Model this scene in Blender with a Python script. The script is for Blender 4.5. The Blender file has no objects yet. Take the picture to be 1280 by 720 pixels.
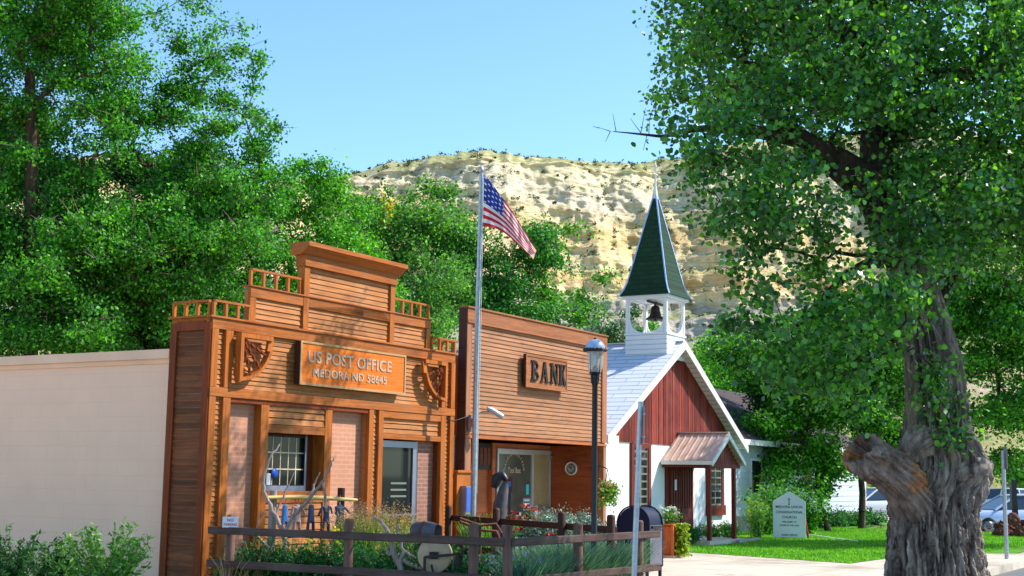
import bpy, bmesh, math, random
import numpy as np
from mathutils import Vector, Matrix, Euler
rng=np.random.default_rng(7); random.seed(7)
SC=bpy.context.scene; COL=SC.collection
# ------------------------------------------------------------------ camera
F=1690.; H=1.65; PITCH=math.radians(7.98); ROLL=math.radians(0.84)
_f=np.array([0,math.cos(PITCH),math.sin(PITCH)]); _r=np.array([1.,0,0]); _u=np.cross(_r,_f)
_c,_s=math.cos(ROLL),math.sin(ROLL)
CR=_c*_r+_s*_u; CU=-_s*_r+_c*_u; CF=_f
def ray(x,y): return CR*(x-640)/F-CU*(y-360)/F+CF
def atD(x,y,D):
    d=ray(x,y); return np.array([0,0,H])+d*D/d[1]
def atZ(x,y,z=0.):
    d=ray(x,y); return np.array([0,0,H])+d*(z-H)/d[2]
cd=bpy.data.cameras.new('camera'); cam=bpy.data.objects.new('camera',cd); COL.objects.link(cam)
cd.sensor_width=36; cd.lens=F/1280*36; cd.clip_start=.1; cd.clip_end=5000
cam.matrix_world=Matrix(((CR[0],CU[0],-CF[0],0),(CR[1],CU[1],-CF[1],0),(CR[2],CU[2],-CF[2],H),(0,0,0,1)))
SC.camera=cam
# frame of the main street facades: x along the street, y back from it
ANG=math.radians(30.7)
FU=np.array([math.sin(ANG),math.cos(ANG),0]); FV=np.array([-math.cos(ANG),math.sin(ANG),0])
FO=np.array([-3.8953,17.4924,0.]); FROT=math.atan2(FU[1],FU[0])
def L(s,y,z=0.):                      # street frame -> world
    return tuple(FO+FU*s+FV*y+np.array([0,0,z]))
# ------------------------------------------------------------------ materials
def srgb(r,g,b):
    f=lambda c:(c/12.92 if c<=.04045 else ((c+.055)/1.055)**2.4)
    return (f(r/255),f(g/255),f(b/255),1)
class NT:
    def __init__(s,name):
        s.m=bpy.data.materials.new(name); s.m.use_nodes=True; s.t=s.m.node_tree; s.t.nodes.clear()
        s.out=s.n('ShaderNodeOutputMaterial')
    def n(s,t,**k):
        x=s.t.nodes.new(t)
        for a,b in k.items(): setattr(x,a,b)
        return x
    def l(s,a,b): s.t.links.new(a,b)
    def v(s,node,name,val):
        i=node.inputs[name]
        if hasattr(val,'is_linked') or isinstance(val,bpy.types.NodeSocket): s.l(val,i)
        else: i.default_value=val
        return node
    def coord(s,kind='Object',scale=(1,1,1),rot=(0,0,0),loc=(0,0,0)):
        t=s.n('ShaderNodeTexCoord'); m=s.n('ShaderNodeMapping'); s.l(t.outputs[kind],m.inputs['Vector'])
        m.inputs['Scale'].default_value=scale; m.inputs['Rotation'].default_value=rot; m.inputs['Location'].default_value=loc
        return m.outputs[0]
    def noise(s,vec,scale,detail=4,rough=.55,dist=0):
        x=s.n('ShaderNodeTexNoise'); s.l(vec,x.inputs['Vector']); x.inputs['Scale'].default_value=scale
        x.inputs['Detail'].default_value=detail; x.inputs['Roughness'].default_value=rough; x.inputs['Distortion'].default_value=dist
        return x.outputs['Fac']
    def ramp(s,fac,stops,interp='LINEAR'):
        x=s.n('ShaderNodeValToRGB'); s.l(fac,x.inputs[0]); e=x.color_ramp.elements; x.color_ramp.interpolation=interp
        while len(e)<len(stops): e.new(.5)
        for i,(p,c) in enumerate(stops):
            e[i].position=p; e[i].color=c if len(c)==4 else tuple(c)+(1,)
        return x.outputs[0]
    def mix(s,fac,a,b,mode='MIX'):
        x=s.n('ShaderNodeMix',data_type='RGBA',blend_type=mode)
        for sock,val in ((x.inputs[0],fac),(x.inputs[6],a),(x.inputs[7],b)):
            if isinstance(val,bpy.types.NodeSocket): s.l(val,sock)
            else: sock.default_value=val
        return x.outputs[2]
    def math(s,op,a,b=0.):
        x=s.n('ShaderNodeMath',operation=op)
        for sock,val in ((x.inputs[0],a),(x.inputs[1],b)):
            if isinstance(val,bpy.types.NodeSocket): s.l(val,sock)
            else: sock.default_value=val
        return x.outputs[0]
    def bump(s,h,strength=.3,dist=.01):
        b=s.n('ShaderNodeBump'); s.l(h,b.inputs['Height']); b.inputs['Strength'].default_value=strength; b.inputs['Distance'].default_value=dist
        return b.outputs[0]
    def pbr(s,col,rough=.7,metal=0,normal=None,spec=.4,**k):
        p=s.n('ShaderNodeBsdfPrincipled')
        s.v(p,'Base Color',col); s.v(p,'Roughness',rough); s.v(p,'Metallic',metal); p.inputs['Specular IOR Level'].default_value=spec
        if normal is not None: s.l(normal,p.inputs['Normal'])
        for a,b in k.items(): s.v(p,a,b)
        s.l(p.outputs[0],s.out.inputs[0]); return s.m
    def island(s): return s.n('ShaderNodeNewGeometry').outputs['Random Per Island']
def plain(name,col,rough=.6,metal=0,var=.12,bump=.0,scale=8,spec=.4):
    t=NT(name); v=t.coord(); n=t.noise(v,scale,5)
    c=t.ramp(n,[(.3,tuple(x*(1-var) for x in col[:3])),(.7,tuple(min(1,x*(1+var)) for x in col[:3]))])
    return t.pbr(c,rough,metal,t.bump(n,bump,.01) if bump else None,spec)
def wood(name,col,dark,axis='x',var=.25,isl=.35,weather=None,wamt=.4,rough=.62):
    """boards: streaky grain along the axis, each board its own tone, grey weather patches"""
    t=NT(name); sc={'x':(1.2,22,22),'z':(22,22,1.2),'y':(22,1.2,22)}[axis]
    g=t.noise(t.coord(scale=sc),1.6,6,.65,.4); g2=t.noise(t.coord(scale=(1,1,1)),1.3,4,.6)
    c=t.ramp(g,[(.25,dark),(.6,col)])
    i=t.island(); tone=t.ramp(i,[(0,(1-isl,)*3),(1,(1+isl*.6,)*3)])
    c=t.mix(1.,c,tone,'MULTIPLY')
    if weather:
        f=t.ramp(g2,[(.48,(0,0,0)),(.72,(wamt,)*3)]); c=t.mix(f,c,weather)
    st=t.noise(t.coord(scale={'x':(.9,.9,2.6),'y':(.9,.9,2.6),'z':(2.6,2.6,.7)}[axis]),1.6,7,.72,.3)
    c=t.mix(1.,c,t.ramp(st,[(.30,(.62,.55,.5)),(.46,(1,1,1)),(.66,(1.08,1.07,1.06)),(.8,(.86,.84,.84))]),'MULTIPLY')
    return t.pbr(c,rough,0,t.bump(g,.45,.008),.2)
M={}
M['trim']=wood('cedar_trim',srgb(184,104,42),srgb(130,68,22),'x',isl=.18,weather=srgb(156,104,66),wamt=.55)
M['trimv']=wood('cedar_trim_upright',srgb(192,108,38),srgb(138,70,20),'z',isl=.16,weather=srgb(156,98,58),wamt=.45)
M['slat']=wood('cedar_slats',srgb(186,120,66),srgb(140,84,40),'x',isl=.22,weather=srgb(188,134,92),wamt=.6)
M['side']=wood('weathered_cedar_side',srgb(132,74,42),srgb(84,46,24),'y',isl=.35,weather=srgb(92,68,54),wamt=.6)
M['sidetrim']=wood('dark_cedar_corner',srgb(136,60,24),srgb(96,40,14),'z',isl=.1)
M['bank']=wood('bank_siding',srgb(172,120,84),srgb(130,88,58),'x',isl=.22,weather=srgb(160,114,82),wamt=.6)
M['bankt']=wood('bank_trim',srgb(168,106,66),srgb(122,72,40),'x',isl=.1,weather=srgb(150,98,70),wamt=.6)
M['banktv']=wood('bank_trim_upright',srgb(176,120,86),srgb(134,84,56),'z',isl=.1,weather=srgb(150,98,70),wamt=.5)
M['bankin']=wood('bank_inner_siding',srgb(186,108,64),srgb(150,80,42),'x',isl=.2)
M['bankiny']=wood('bank_inner_siding_return',srgb(168,88,50),srgb(136,64,32),'y',isl=.2)
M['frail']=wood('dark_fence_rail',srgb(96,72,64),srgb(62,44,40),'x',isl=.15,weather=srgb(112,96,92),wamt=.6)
M['frailb']=wood('dark_fence_rail_shaded',srgb(80,50,42),srgb(52,32,28),'x',isl=.1)  # darker copy of the rail wood with shade put into the tone
M['fpost']=wood('dark_fence_post',srgb(120,88,74),srgb(76,52,44),'z',isl=.1,weather=srgb(140,118,110),wamt=.6)
M['redv']=wood('red_stained_boards',srgb(140,56,44),srgb(88,28,24),'z',isl=.55,weather=srgb(168,92,78),wamt=.35)
M['redt']=wood('red_stained_trim',srgb(122,50,38),srgb(84,30,24),'z',isl=.1)
M['door']=wood('dark_red_door',srgb(112,44,32),srgb(78,28,22),'z',isl=.1)
M['log']=wood('peeled_log',srgb(226,190,120),srgb(190,150,86),'x',isl=.1)
M['planter']=wood('cedar_planter',srgb(206,112,58),srgb(170,82,36),'z',isl=.2)
M['signorange']=wood('sign_board_orange',srgb(220,118,34),srgb(190,88,16),'x',isl=.04)
M['housewhite']=plain('shade_tinted_white_siding',(.52,.55,.60,1),.6,var=.08,scale=2)  # white dimmed and blued, tree shade put into the siding colour
M['cream']=plain('cream_paint',srgb(226,202,170),.6)
M['letter']=plain('pale_letter_paint',srgb(186,160,136),.6)
M['signedge']=plain('tan_edge_paint',srgb(182,142,92),.6)
M['white']=plain('white_paint',(.8,.8,.8,1),.55,var=.04,scale=3)
M['offwhite']=plain('pale_trim_paint',(.72,.7,.66,1),.55,var=.06,scale=3)
M['greyblind']=plain('dull_grey_muntin_paint',srgb(116,118,108),.7)
M['alub']=plain('bright_aluminium_frame',(.5,.51,.53,1),.38,.4,var=.06)
M['olive']=plain('dim_interior_behind_glass',(.075,.078,.055,1),.25,var=.4,scale=2.5,spec=.5)
M['black']=plain('black_paint',(.018,.02,.026,1),.4)
M['iron']=plain('dark_iron',(.035,.028,.026,1),.5,.6)
M['bronze']=plain('old_bell_bronze',(.03,.024,.022,1),.45,.7)
M['steel']=plain('galvanised_steel',(.42,.44,.48,1),.42,.7,var=.2,scale=20)
M['alu']=plain('aluminium_frame',(.26,.26,.31,1),.4,.5,var=.06)
M['navy']=plain('navy_mailbox_paint',(.006,.008,.034,1),.5,spec=.25)
M['navyg']=plain('dusty_mailbox_front',(.13,.12,.16,1),.5)
M['blue']=plain('bright_blue',(.03,.12,.6,1),.4)
M['yellow']=plain('yellow_plastic',(.7,.55,.02,1),.5)
M['stone']=plain('sandstone_wheel',srgb(196,168,138),.9,bump=.3,scale=14)
M['enamel']=plain('weathered_blue_enamel',srgb(88,82,86),.7,var=.5,scale=6)
M['rusty']=plain('rusty_iron',srgb(110,62,44),.85,var=.3,scale=14)
M['drift']=wood('driftwood',srgb(168,148,138),srgb(108,92,88),'z',isl=.1)
M['denim']=plain('blue_denim',srgb(56,74,104),.9,var=.35,scale=20)
M['redcloth']=plain('red_cloth',srgb(190,60,60),.9,scale=20)
M['sky_cloth']=plain('light_blue_cloth',srgb(66,120,180),.9,scale=20)
M['pinkcloth']=plain('pink_cloth',srgb(190,150,150),.9,scale=20)
M['terra']=plain('pale_terracotta',srgb(220,180,150),.8)
M['rubber']=plain('tyre_rubber',(.02,.02,.02,1),.8)
M['notice']=plain('white_notice',(.78,.76,.78,1),.5,var=.05)
M['redink']=plain('red_ink',srgb(200,70,80),.6)
M['darkink']=plain('dark_ink',(.03,.04,.06,1),.6)
M['greyink']=plain('grey_green_ink',srgb(90,110,110),.6)
M['tan']=plain('interior_tan',srgb(150,130,88),.8)
M['redpanel']=plain('dark_red_interior',srgb(90,24,20),.8)
M['paper']=plain('paper_sheet',(.75,.77,.8,1),.7,var=.03)
M['teal']=plain('teal_sticker',srgb(60,190,190),.5)
M['clock']=plain('clock_face_cream',srgb(250,238,204),.6)
M['globe']=plain('pale_blue_dome',srgb(168,192,232),.35,var=.05,spec=.5)
M['metalroof']=plain('brown_metal_roof',srgb(206,176,158),.5,.1,var=.12,scale=4)
M['carblue']=plain('pale_blue_car_paint',srgb(190,205,238),.25,.2,var=.02,spec=.6)
M['carwhite']=plain('white_car_paint',(.75,.76,.78,1),.25,var=.02,spec=.6)
M['carlow']=plain('silver_lower_paint',srgb(180,175,170),.35,.4,var=.03)
M['tail']=plain('red_tail_light',(.5,.02,.02,1),.3)
M['rock']=plain('red_scoria_rock',srgb(112,66,58),.95,var=.5,bump=.6,scale=6)
M['found']=plain('rough_foundation',srgb(170,160,145),.95,var=.2,bump=.4,scale=5)
def glassm(name,tint,rough=.04):
    t=NT(name); return t.pbr(tint,rough,0,None,.16)
M['glass']=glassm('dark_window_glass',(.015,.02,.02,1))
M['carglass']=glassm('car_glass',(.05,.08,.12,1))
def clear():
    t=NT('clear_lantern_glass'); tr=t.n('ShaderNodeBsdfTransparent'); gl=t.n('ShaderNodeBsdfPrincipled')
    gl.inputs['Base Color'].default_value=(.75,.74,.72,1); gl.inputs['Roughness'].default_value=.15
    mx=t.n('ShaderNodeMixShader'); mx.inputs[0].default_value=.42; t.l(tr.outputs[0],mx.inputs[1]); t.l(gl.outputs[0],mx.inputs[2]); t.l(mx.outputs[0],t.out.inputs[0]); return t.m
M['clear']=clear()
def brickm(name,c1,c2,mortar,axes='xz',w=.2,h=.067,mor=.012,bump=.4,var=.5,offs=.5):
    t=NT(name); tc=t.n('ShaderNodeTexCoord'); sp=t.n('ShaderNodeSeparateXYZ'); cb=t.n('ShaderNodeCombineXYZ')
    t.l(tc.outputs['Object'],sp.inputs[0]); t.l(sp.outputs['XYZ'.index(axes[0].upper())],cb.inputs[0]); t.l(sp.outputs['XYZ'.index(axes[1].upper())],cb.inputs[1])
    b=t.n('ShaderNodeTexBrick'); t.l(cb.outputs[0],b.inputs['Vector']); b.offset=offs
    b.inputs['Color1'].default_value=c1; b.inputs['Color2'].default_value=c2; b.inputs['Mortar'].default_value=mortar
    b.inputs['Scale'].default_value=1; b.inputs['Mortar Size'].default_value=mor; b.inputs['Brick Width'].default_value=w; b.inputs['Row Height'].default_value=h; b.inputs['Bias'].default_value=0
    n=t.noise(t.coord(),2.2,5); c=t.mix(t.ramp(n,[(.35,(0,0,0)),(.7,(var,)*3)]),b.outputs[0],tuple(x*.82 for x in c1[:3])+(1,))
    n2=t.noise(t.coord(),60,3)
    h_=t.math('ADD',t.math('MULTIPLY',b.outputs['Fac'],-1.),t.math('MULTIPLY',n2,.25))
    return t.pbr(c,.85,0,t.bump(h_,bump,.008),.25)
M['brick']=brickm('pink_brick',srgb(202,142,112),srgb(192,132,102),srgb(206,152,126),bump=.25)
M['brickd']=brickm('shade_brown_brick',srgb(160,112,96),srgb(140,96,82),srgb(170,130,112))  # darker copy of the brick, entry shadow put into its colour
M['block']=brickm('beige_painted_block',srgb(248,202,176),srgb(246,200,174),srgb(240,194,168),'yz',.4,.2,.005,.10,.25)
M['coping']=plain('beige_coping',srgb(238,192,164),.8,var=.08,scale=1.5)
M['shingle']=brickm('pale_grey_shingles',srgb(222,222,230),srgb(208,210,222),srgb(150,154,172),'yz',.9,.115,.01,.6,.2)
M['gshingle']=brickm('green_shingles',srgb(36,68,42),srgb(28,54,34),srgb(18,38,24),'yz',.28,.13,.008,.6,.3)
M['dshingle']=brickm('dark_brown_shingles',srgb(78,64,62),srgb(68,56,56),srgb(48,40,40),'xz',.5,.1,.012,.5,.3)
def leafm(name,c1,c2,trans=.35,tcol=None,rough=.5,spec=.35):
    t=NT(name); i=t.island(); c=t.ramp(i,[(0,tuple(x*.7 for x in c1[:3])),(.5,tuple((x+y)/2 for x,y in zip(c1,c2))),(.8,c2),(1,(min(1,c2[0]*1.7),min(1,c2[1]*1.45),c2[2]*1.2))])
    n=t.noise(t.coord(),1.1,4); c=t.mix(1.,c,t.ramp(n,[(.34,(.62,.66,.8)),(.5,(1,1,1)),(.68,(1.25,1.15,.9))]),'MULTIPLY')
    p=t.n('ShaderNodeBsdfPrincipled'); t.l(c,p.inputs['Base Color']); p.inputs['Roughness'].default_value=rough; p.inputs['Specular IOR Level'].default_value=spec
    tr=t.n('ShaderNodeBsdfTranslucent'); tc=t.mix(1.,c,tcol or (1.5,1.35,.5,1),'MULTIPLY'); t.l(tc,tr.inputs[0])
    mx=t.n('ShaderNodeMixShader'); mx.inputs[0].default_value=trans; t.l(p.outputs[0],mx.inputs[1]); t.l(tr.outputs[0],mx.inputs[2]); t.l(mx.outputs[0],t.out.inputs[0]); return t.m
M['leafA']=leafm('elm_leaves',(.02,.13,.014),(.10,.42,.03),.38)
M['leafA2']=leafm('elm_leaves_deep',(.015,.10,.018),(.075,.34,.04),.35)
M['leafA3']=leafm('shaded_elm_leaves',(.006,.035,.012),(.025,.13,.028),.2)  # elm green darkened, shade inside the crowns put into the colour
M['leafB']=leafm('ash_leaves',(.028,.17,.010),(.14,.50,.03),.38)
M['leafB2']=leafm('ash_leaves_pale',(.035,.16,.025),(.15,.43,.06),.36)
M['leafC']=leafm('cottonwood_leaves',(.015,.085,.022),(.085,.30,.038),.42,(2.6,2.2,.35,1),rough=.33,spec=.8)
M['leafD']=leafm('maple_leaves',(.014,.10,.008),(.11,.42,.015),.34)
M['leafD2']=leafm('shaded_maple_leaves',(.006,.035,.010),(.03,.13,.018),.2)  # maple green darkened to stand for shade deep in the foliage
M['leafS']=leafm('shrub_leaves',(.02,.08,.025),(.06,.19,.04),.3)
M['leafSb']=leafm('bright_shrub_leaves',(.07,.22,.03),(.18,.42,.07),.35)
M['leafG']=leafm('garden_leaves',(.015,.10,.03),(.04,.22,.05),.3)
M['leafY']=leafm('lime_leaves',(.16,.3,.02),(.35,.5,.03),.35)
M['silver']=leafm('dusty_silver_leaves',(.14,.24,.24),(.30,.42,.43),.2)
M['bluegr']=leafm('blue_grey_grass',(.05,.15,.11),(.14,.31,.22),.25)
M['plume']=leafm('tan_plumes',(.36,.22,.10),(.58,.38,.18),.3,(1,1,1,1))
M['grass']=leafm('lawn_blades',(.07,.30,.012),(.18,.50,.03),.4)
M['petaly']=leafm('yellow_petals',(.75,.6,.02),(.9,.75,.03),.2,(1,1,1,1))
M['petalr']=leafm('red_petals',(.35,.012,.02),(.6,.03,.03),.2,(1,1,1,1))
M['petalw']=leafm('white_petals',(.6,.6,.55),(.8,.8,.78),.2,(1,1,1,1))
M['petalb']=leafm('violet_petals',(.1,.12,.5),(.2,.25,.7),.2,(1,1,1,1))
M['petalo']=leafm('coral_petals',(.6,.12,.08),(.8,.25,.1),.2,(1,1,1,1))
def bark(name,c1,c2,sc=7):
    t=NT(name); v=t.coord(scale=(1,1,.22)); n=t.noise(v,sc,8,.7,.6); n2=t.noise(t.coord(),1.1,3)
    c=t.ramp(n,[(.38,c1),(.6,c2)]); n3=t.noise(t.coord(scale=(1,1,.12)),sc*2.4,6,.7,.3); c=t.mix(1.,c,t.ramp(n3,[(.34,(.45,.42,.40)),(.56,(1.1,1.1,1.1))]),'MULTIPLY'); c=t.mix(t.ramp(n2,[(.4,(0,0,0)),(.7,(.45,)*3)]),c,tuple(x*.6 for x in c2[:3])+(1,))
    nf=t.noise(t.coord(scale=(1,1,.5)),sc*5,6,.75); return t.pbr(c,.9,0,t.bump(t.math('ADD',n,t.math('MULTIPLY',nf,.6)),1.,.05),.15)
M['bark']=bark('cottonwood_bark',srgb(62,50,45),srgb(204,182,166))
M['barkd']=bark('dark_bark',srgb(52,40,34),srgb(110,90,76),9)
M['twig']=bark('grey_twigs',srgb(100,86,80),srgb(168,150,140),9)
def heart():
    t=NT('exposed_heartwood'); g=t.noise(t.coord(scale=(1,1,1)),6,7,.7,1.5); c=t.ramp(g,[(.3,srgb(70,44,30)),(.5,srgb(160,104,66)),(.62,srgb(205,160,120)),(.75,srgb(120,92,80))])
    return t.pbr(c,.85,0,t.bump(g,.9,.03),.2)
M['heart']=heart()
def stubm():
    t=NT('stub_bark_and_bare_wood'); v=t.coord(scale=(1,1,.5)); n=t.noise(v,7,8,.7,.6); c=t.ramp(n,[(.3,srgb(66,52,48)),(.66,srgb(168,144,130))])
    g=t.noise(t.coord(),5,7,.7,1.2); o=t.ramp(g,[(.3,srgb(96,56,36)),(.5,srgb(186,116,66)),(.7,srgb(208,160,120))]); f=t.noise(t.coord(loc=(3,1,2)),2.4,4,.6); c=t.mix(t.ramp(f,[(.52,(0,0,0)),(.60,(.9,)*3)]),c,o)
    return t.pbr(c,.9,0,t.bump(n,.9,.03),.2)
M['stub']=stubm()
def concrete():
    t=NT('pale_concrete'); n=t.noise(t.coord(),.6,6,.6); n2=t.noise(t.coord(),30,4)
    c=t.ramp(n,[(.3,srgb(196,180,158)),(.7,srgb(214,200,180))]); c=t.mix(.15,c,t.ramp(n2,[(.3,(.25,.22,.2)),(.7,(.7,.68,.64))]))
    n4=t.noise(t.coord(),.35,7,.75,.5); c=t.mix(1.,c,t.ramp(n4,[(.38,(.60,.58,.56)),(.5,(.95,.95,.95)),(.7,(1.06,1.05,1.04))]),'MULTIPLY')
    b=t.n('ShaderNodeTexBrick'); t.l(t.coord(rot=(0,0,-1.035)),b.inputs['Vector']); b.offset=0; b.inputs['Scale'].default_value=1; b.inputs['Brick Width'].default_value=1.6; b.inputs['Row Height'].default_value=1.6; b.inputs['Mortar Size'].default_value=.012
    c=t.mix(t.math('MULTIPLY',b.outputs['Fac'],.55),c,(.12,.11,.1,1))
    return t.pbr(c,.9,0,t.bump(n2,.2,.004),.25)
M['conc']=concrete()
def asph():
    t=NT('grey_asphalt'); n2=t.noise(t.coord(),40,4); c=t.ramp(n2,[(.3,(.1,.1,.1)),(.7,(.2,.195,.19))]); return t.pbr(c,.9,0,t.bump(n2,.3,.004),.25)
M['asph']=asph()
def groundm():
    t=NT('dry_grass_ground'); n=t.noise(t.coord(),.15,6,.6); n2=t.noise(t.coord(),6,5,.7)
    c=t.ramp(n,[(.3,(.09,.13,.035)),(.55,(.15,.19,.05)),(.75,(.26,.23,.11))]); c=t.mix(.35,c,t.ramp(n2,[(.3,(.05,.08,.02)),(.7,(.22,.24,.1))]))
    return t.pbr(c,.95,0,t.bump(n2,.6,.05),.1)
M['ground']=groundm()
def lawnm():
    t=NT('green_lawn'); n=t.noise(t.coord(),1.2,6,.6); n2=t.noise(t.coord(),50,3)
    c=t.ramp(n,[(.3,(.06,.24,.012)),(.6,(.14,.34,.03)),(.75,(.24,.34,.07))]); c=t.mix(.3,c,t.ramp(n2,[(.3,(.02,.08,.01)),(.7,(.12,.3,.03))]))
    return t.pbr(c,.95,0,t.bump(n2,.6,.03),.1)
M['lawn']=lawnm()
M['gravel']=plain('bounce_gravel',srgb(206,188,164),.95,var=.12,bump=.5,scale=25)  # kept pale so the added yard reflects light upward
M['soil']=plain('dark_mulch',(.05,.035,.025,1),.95,var=.4,bump=.6,scale=18)
# ------------------------------------------------------------------ object helpers
def tag(o,label=None,cat=None,group=None,kind=None):
    if label: o['label']=label
    if cat: o['category']=cat
    if group: o['group']=group
    if kind: o['kind']=kind
    return o
def thing(name,label,cat,loc=(0,0,0),rotz=0.,group=None,rot=None):
    o=bpy.data.objects.new(name,None); COL.objects.link(o); o.location=loc; o.rotation_euler=rot or (0,0,rotz); o.empty_display_size=.3
    return tag(o,label,cat,group)
def link(name,me,mat,parent=None):
    o=bpy.data.objects.new(name,me); COL.objects.link(o)
    for m in (mat if isinstance(mat,(list,tuple)) else [mat]): me.materials.append(m)
    if parent: o.parent=parent
    return o
class B:
    """collects solids, then builds ONE mesh"""
    def __init__(s): s.v=[]; s.f=[]; s.sm=[]
    def add(s,vs,fs,smooth=False):
        k=len(s.v); s.v+= [tuple(map(float,p)) for p in vs]; s.f+=[tuple(i+k for i in f) for f in fs]; s.sm+=[smooth]*len(fs); return s
    def box(s,x0,x1,y0,y1,z0,z1):
        vs=[(x,y,z) for z in (z0,z1) for x,y in ((x0,y0),(x1,y0),(x1,y1),(x0,y1))]
        return s.add(vs,[(3,2,1,0),(4,5,6,7),(0,1,5,4),(1,2,6,5),(2,3,7,6),(3,0,4,7)])
    def prism(s,poly,axis,a,b):
        """poly in the two other axes, extruded along axis from a to b"""
        n=len(poly)
        def mk(p,t): return {'x':(t,p[0],p[1]),'y':(p[0],t,p[1]),'z':(p[0],p[1],t)}[axis]
        vs=[mk(p,a) for p in poly]+[mk(p,b) for p in poly]
        return s.add(vs,[tuple(range(n)),tuple(range(2*n-1,n-1,-1))]+[(i+n,(i+1)%n+n,(i+1)%n,i) for i in range(n)])
    def tube(s,pts,r,seg=8,cap=True,smooth=True):
        pts=[np.array(p,float) for p in pts]; n=len(pts)
        rs=r if hasattr(r,'__len__') else [r]*n
        ref=None; vs=[]
        for i,p in enumerate(pts):
            t=pts[min(i+1,n-1)]-pts[max(i-1,0)]; t=t/(np.linalg.norm(t)+1e-9)
            if ref is None: ref=np.cross(t,[0,0,1.] if abs(t[2])<.9 else [1.,0,0])
            a=ref-t*(ref@t); a/=np.linalg.norm(a)+1e-9; ref=a; b=np.cross(t,a)
            for k in range(seg):
                th=2*math.pi*k/seg; vs.append(p+rs[i]*(a*math.cos(th)+b*math.sin(th)))
        fs=[(i*seg+k,i*seg+(k+1)%seg,(i+1)*seg+(k+1)%seg,(i+1)*seg+k) for i in range(n-1) for k in range(seg)]
        s.add(vs,fs,smooth)
        if cap: s.add(vs[:seg],[tuple(range(seg))[::-1]]); s.add(vs[-seg:],[tuple(range(seg))])
        return s
    def lathe(s,prof,c=(0,0,0),seg=24,axis='z',smooth=True):
        vs=[]
        for r,z in prof:
            for k in range(seg):
                th=2*math.pi*k/seg; p=(r*math.cos(th),r*math.sin(th),z)
                if axis=='y': p=(p[0],p[2],p[1])
                if axis=='x': p=(p[2],p[0],p[1])
                vs.append((p[0]+c[0],p[1]+c[1],p[2]+c[2]))
        n=len(prof)
        fs=[(i*seg+k,i*seg+(k+1)%seg,(i+1)*seg+(k+1)%seg,(i+1)*seg+k) for i in range(n-1) for k in range(seg)]
        s.add(vs,fs,smooth)
        if prof[0][0]>1e-4: s.add(vs[:seg],[tuple(range(seg))[::-1]])
        if prof[-1][0]>1e-4: s.add(vs[-seg:],[tuple(range(seg))])
        return s
    def bar(s,p,q,w,h=None):
        """square bar between two points"""
        p,q=np.array(p,float),np.array(q,float); h=h or w; t=q-p; t/=np.linalg.norm(t)
        a=np.cross(t,[0,0,1.] if abs(t[2])<.95 else [0,1.,0]); a/=np.linalg.norm(a); b=np.cross(a,t)
        vs=[e+a*i*w/2+b*j*h/2 for e in (p,q) for i,j in ((-1,-1),(1,-1),(1,1),(-1,1))]
        return s.add(vs,[(3,2,1,0),(4,5,6,7),(0,1,5,4),(1,2,6,5),(2,3,7,6),(3,0,4,7)])
    def lapx(s,x0,x1,y,z0,z1,step,proud=.02,gap=.006):
        proud=min(proud,.016); gap=.009
        """lapped boards running along x on a wall facing -y"""
        n=max(1,round((z1-z0)/step)); st=(z1-z0)/n
        for i in range(n):
            a=z0+i*st+gap; b=z0+(i+1)*st-.001; w=random.uniform(-.003,.003)
            s.prism([(y-proud+w,a),(y-.004,b),(y+.01,b),(y+.01,a)],'x',x0,x1)
        return s
    def lapy(s,x,y0,y1,z0,z1,step,proud=.02,gap=.006,sgn=-1):
        n=max(1,round((z1-z0)/step)); st=(z1-z0)/n
        for i in range(n):
            a=z0+i*st+gap; b=z0+(i+1)*st-.001; w=random.uniform(-.003,.003)
            s.prism([(x+sgn*(proud+w),a),(x+sgn*.004,b),(x-sgn*.01,b),(x-sgn*.01,a)],'y',y0,y1)
        return s
    def build(s,name,mat,parent=None,loc=None,bevel=0):
        me=bpy.data.meshes.new(name); me.from_pydata(s.v,[],s.f); me.polygons.foreach_set('use_smooth',s.sm)
        bm=bmesh.new(); bm.from_mesh(me); bmesh.ops.recalc_face_normals(bm,faces=bm.faces); bm.to_mesh(me); bm.free()
        o=link(name,me,mat,parent)
        if loc is not None: o.location=loc
        if bevel:
            m=o.modifiers.new('bevel','BEVEL'); m.width=bevel; m.segments=2; m.limit_method='ANGLE'
        return o
def polymesh(name,V,Fc,mat,parent=None,smooth=False):
    """fast mesh from arrays, every face with the same number of corners"""
    me=bpy.data.meshes.new(name); V=np.asarray(V,np.float32); Fc=np.asarray(Fc,np.int32); k=Fc.shape[1]
    me.vertices.add(len(V)); me.vertices.foreach_set('co',V.ravel()); me.loops.add(Fc.size); me.loops.foreach_set('vertex_index',Fc.ravel())
    me.polygons.add(len(Fc)); me.polygons.foreach_set('loop_start',np.arange(0,Fc.size,k,dtype=np.int32)); me.polygons.foreach_set('loop_total',np.full(len(Fc),k,np.int32))
    me.update(calc_edges=True)
    if smooth: me.polygons.foreach_set('use_smooth',np.ones(len(Fc),bool))
    return link(name,me,mat,parent)
def text(name,body,size,mat,parent,loc,rot,extrude=.004,off=0.,sx=1.,align='LEFT',space=1.):
    c=bpy.data.curves.new(name,'FONT'); c.body=body; c.size=size; c.extrude=extrude; c.offset=off; c.align_x=align; c.resolution_u=3; c.space_character=space
    t=bpy.data.objects.new('t',c); COL.objects.link(t); dg=bpy.context.evaluated_depsgraph_get(); me=bpy.data.meshes.new_from_object(t.evaluated_get(dg)); bpy.data.objects.remove(t)
    me.materials.clear(); o=link(name,me,mat,parent); o.location=loc; o.rotation_euler=rot; o.scale=(sx,1,1); return o
def orthos(d):
    d=d/np.linalg.norm(d,axis=1,keepdims=True); a=np.cross(d,np.array([.3,.2,.93])); a/=np.linalg.norm(a,axis=1,keepdims=True)+1e-9; return d,a,np.cross(d,a)
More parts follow.
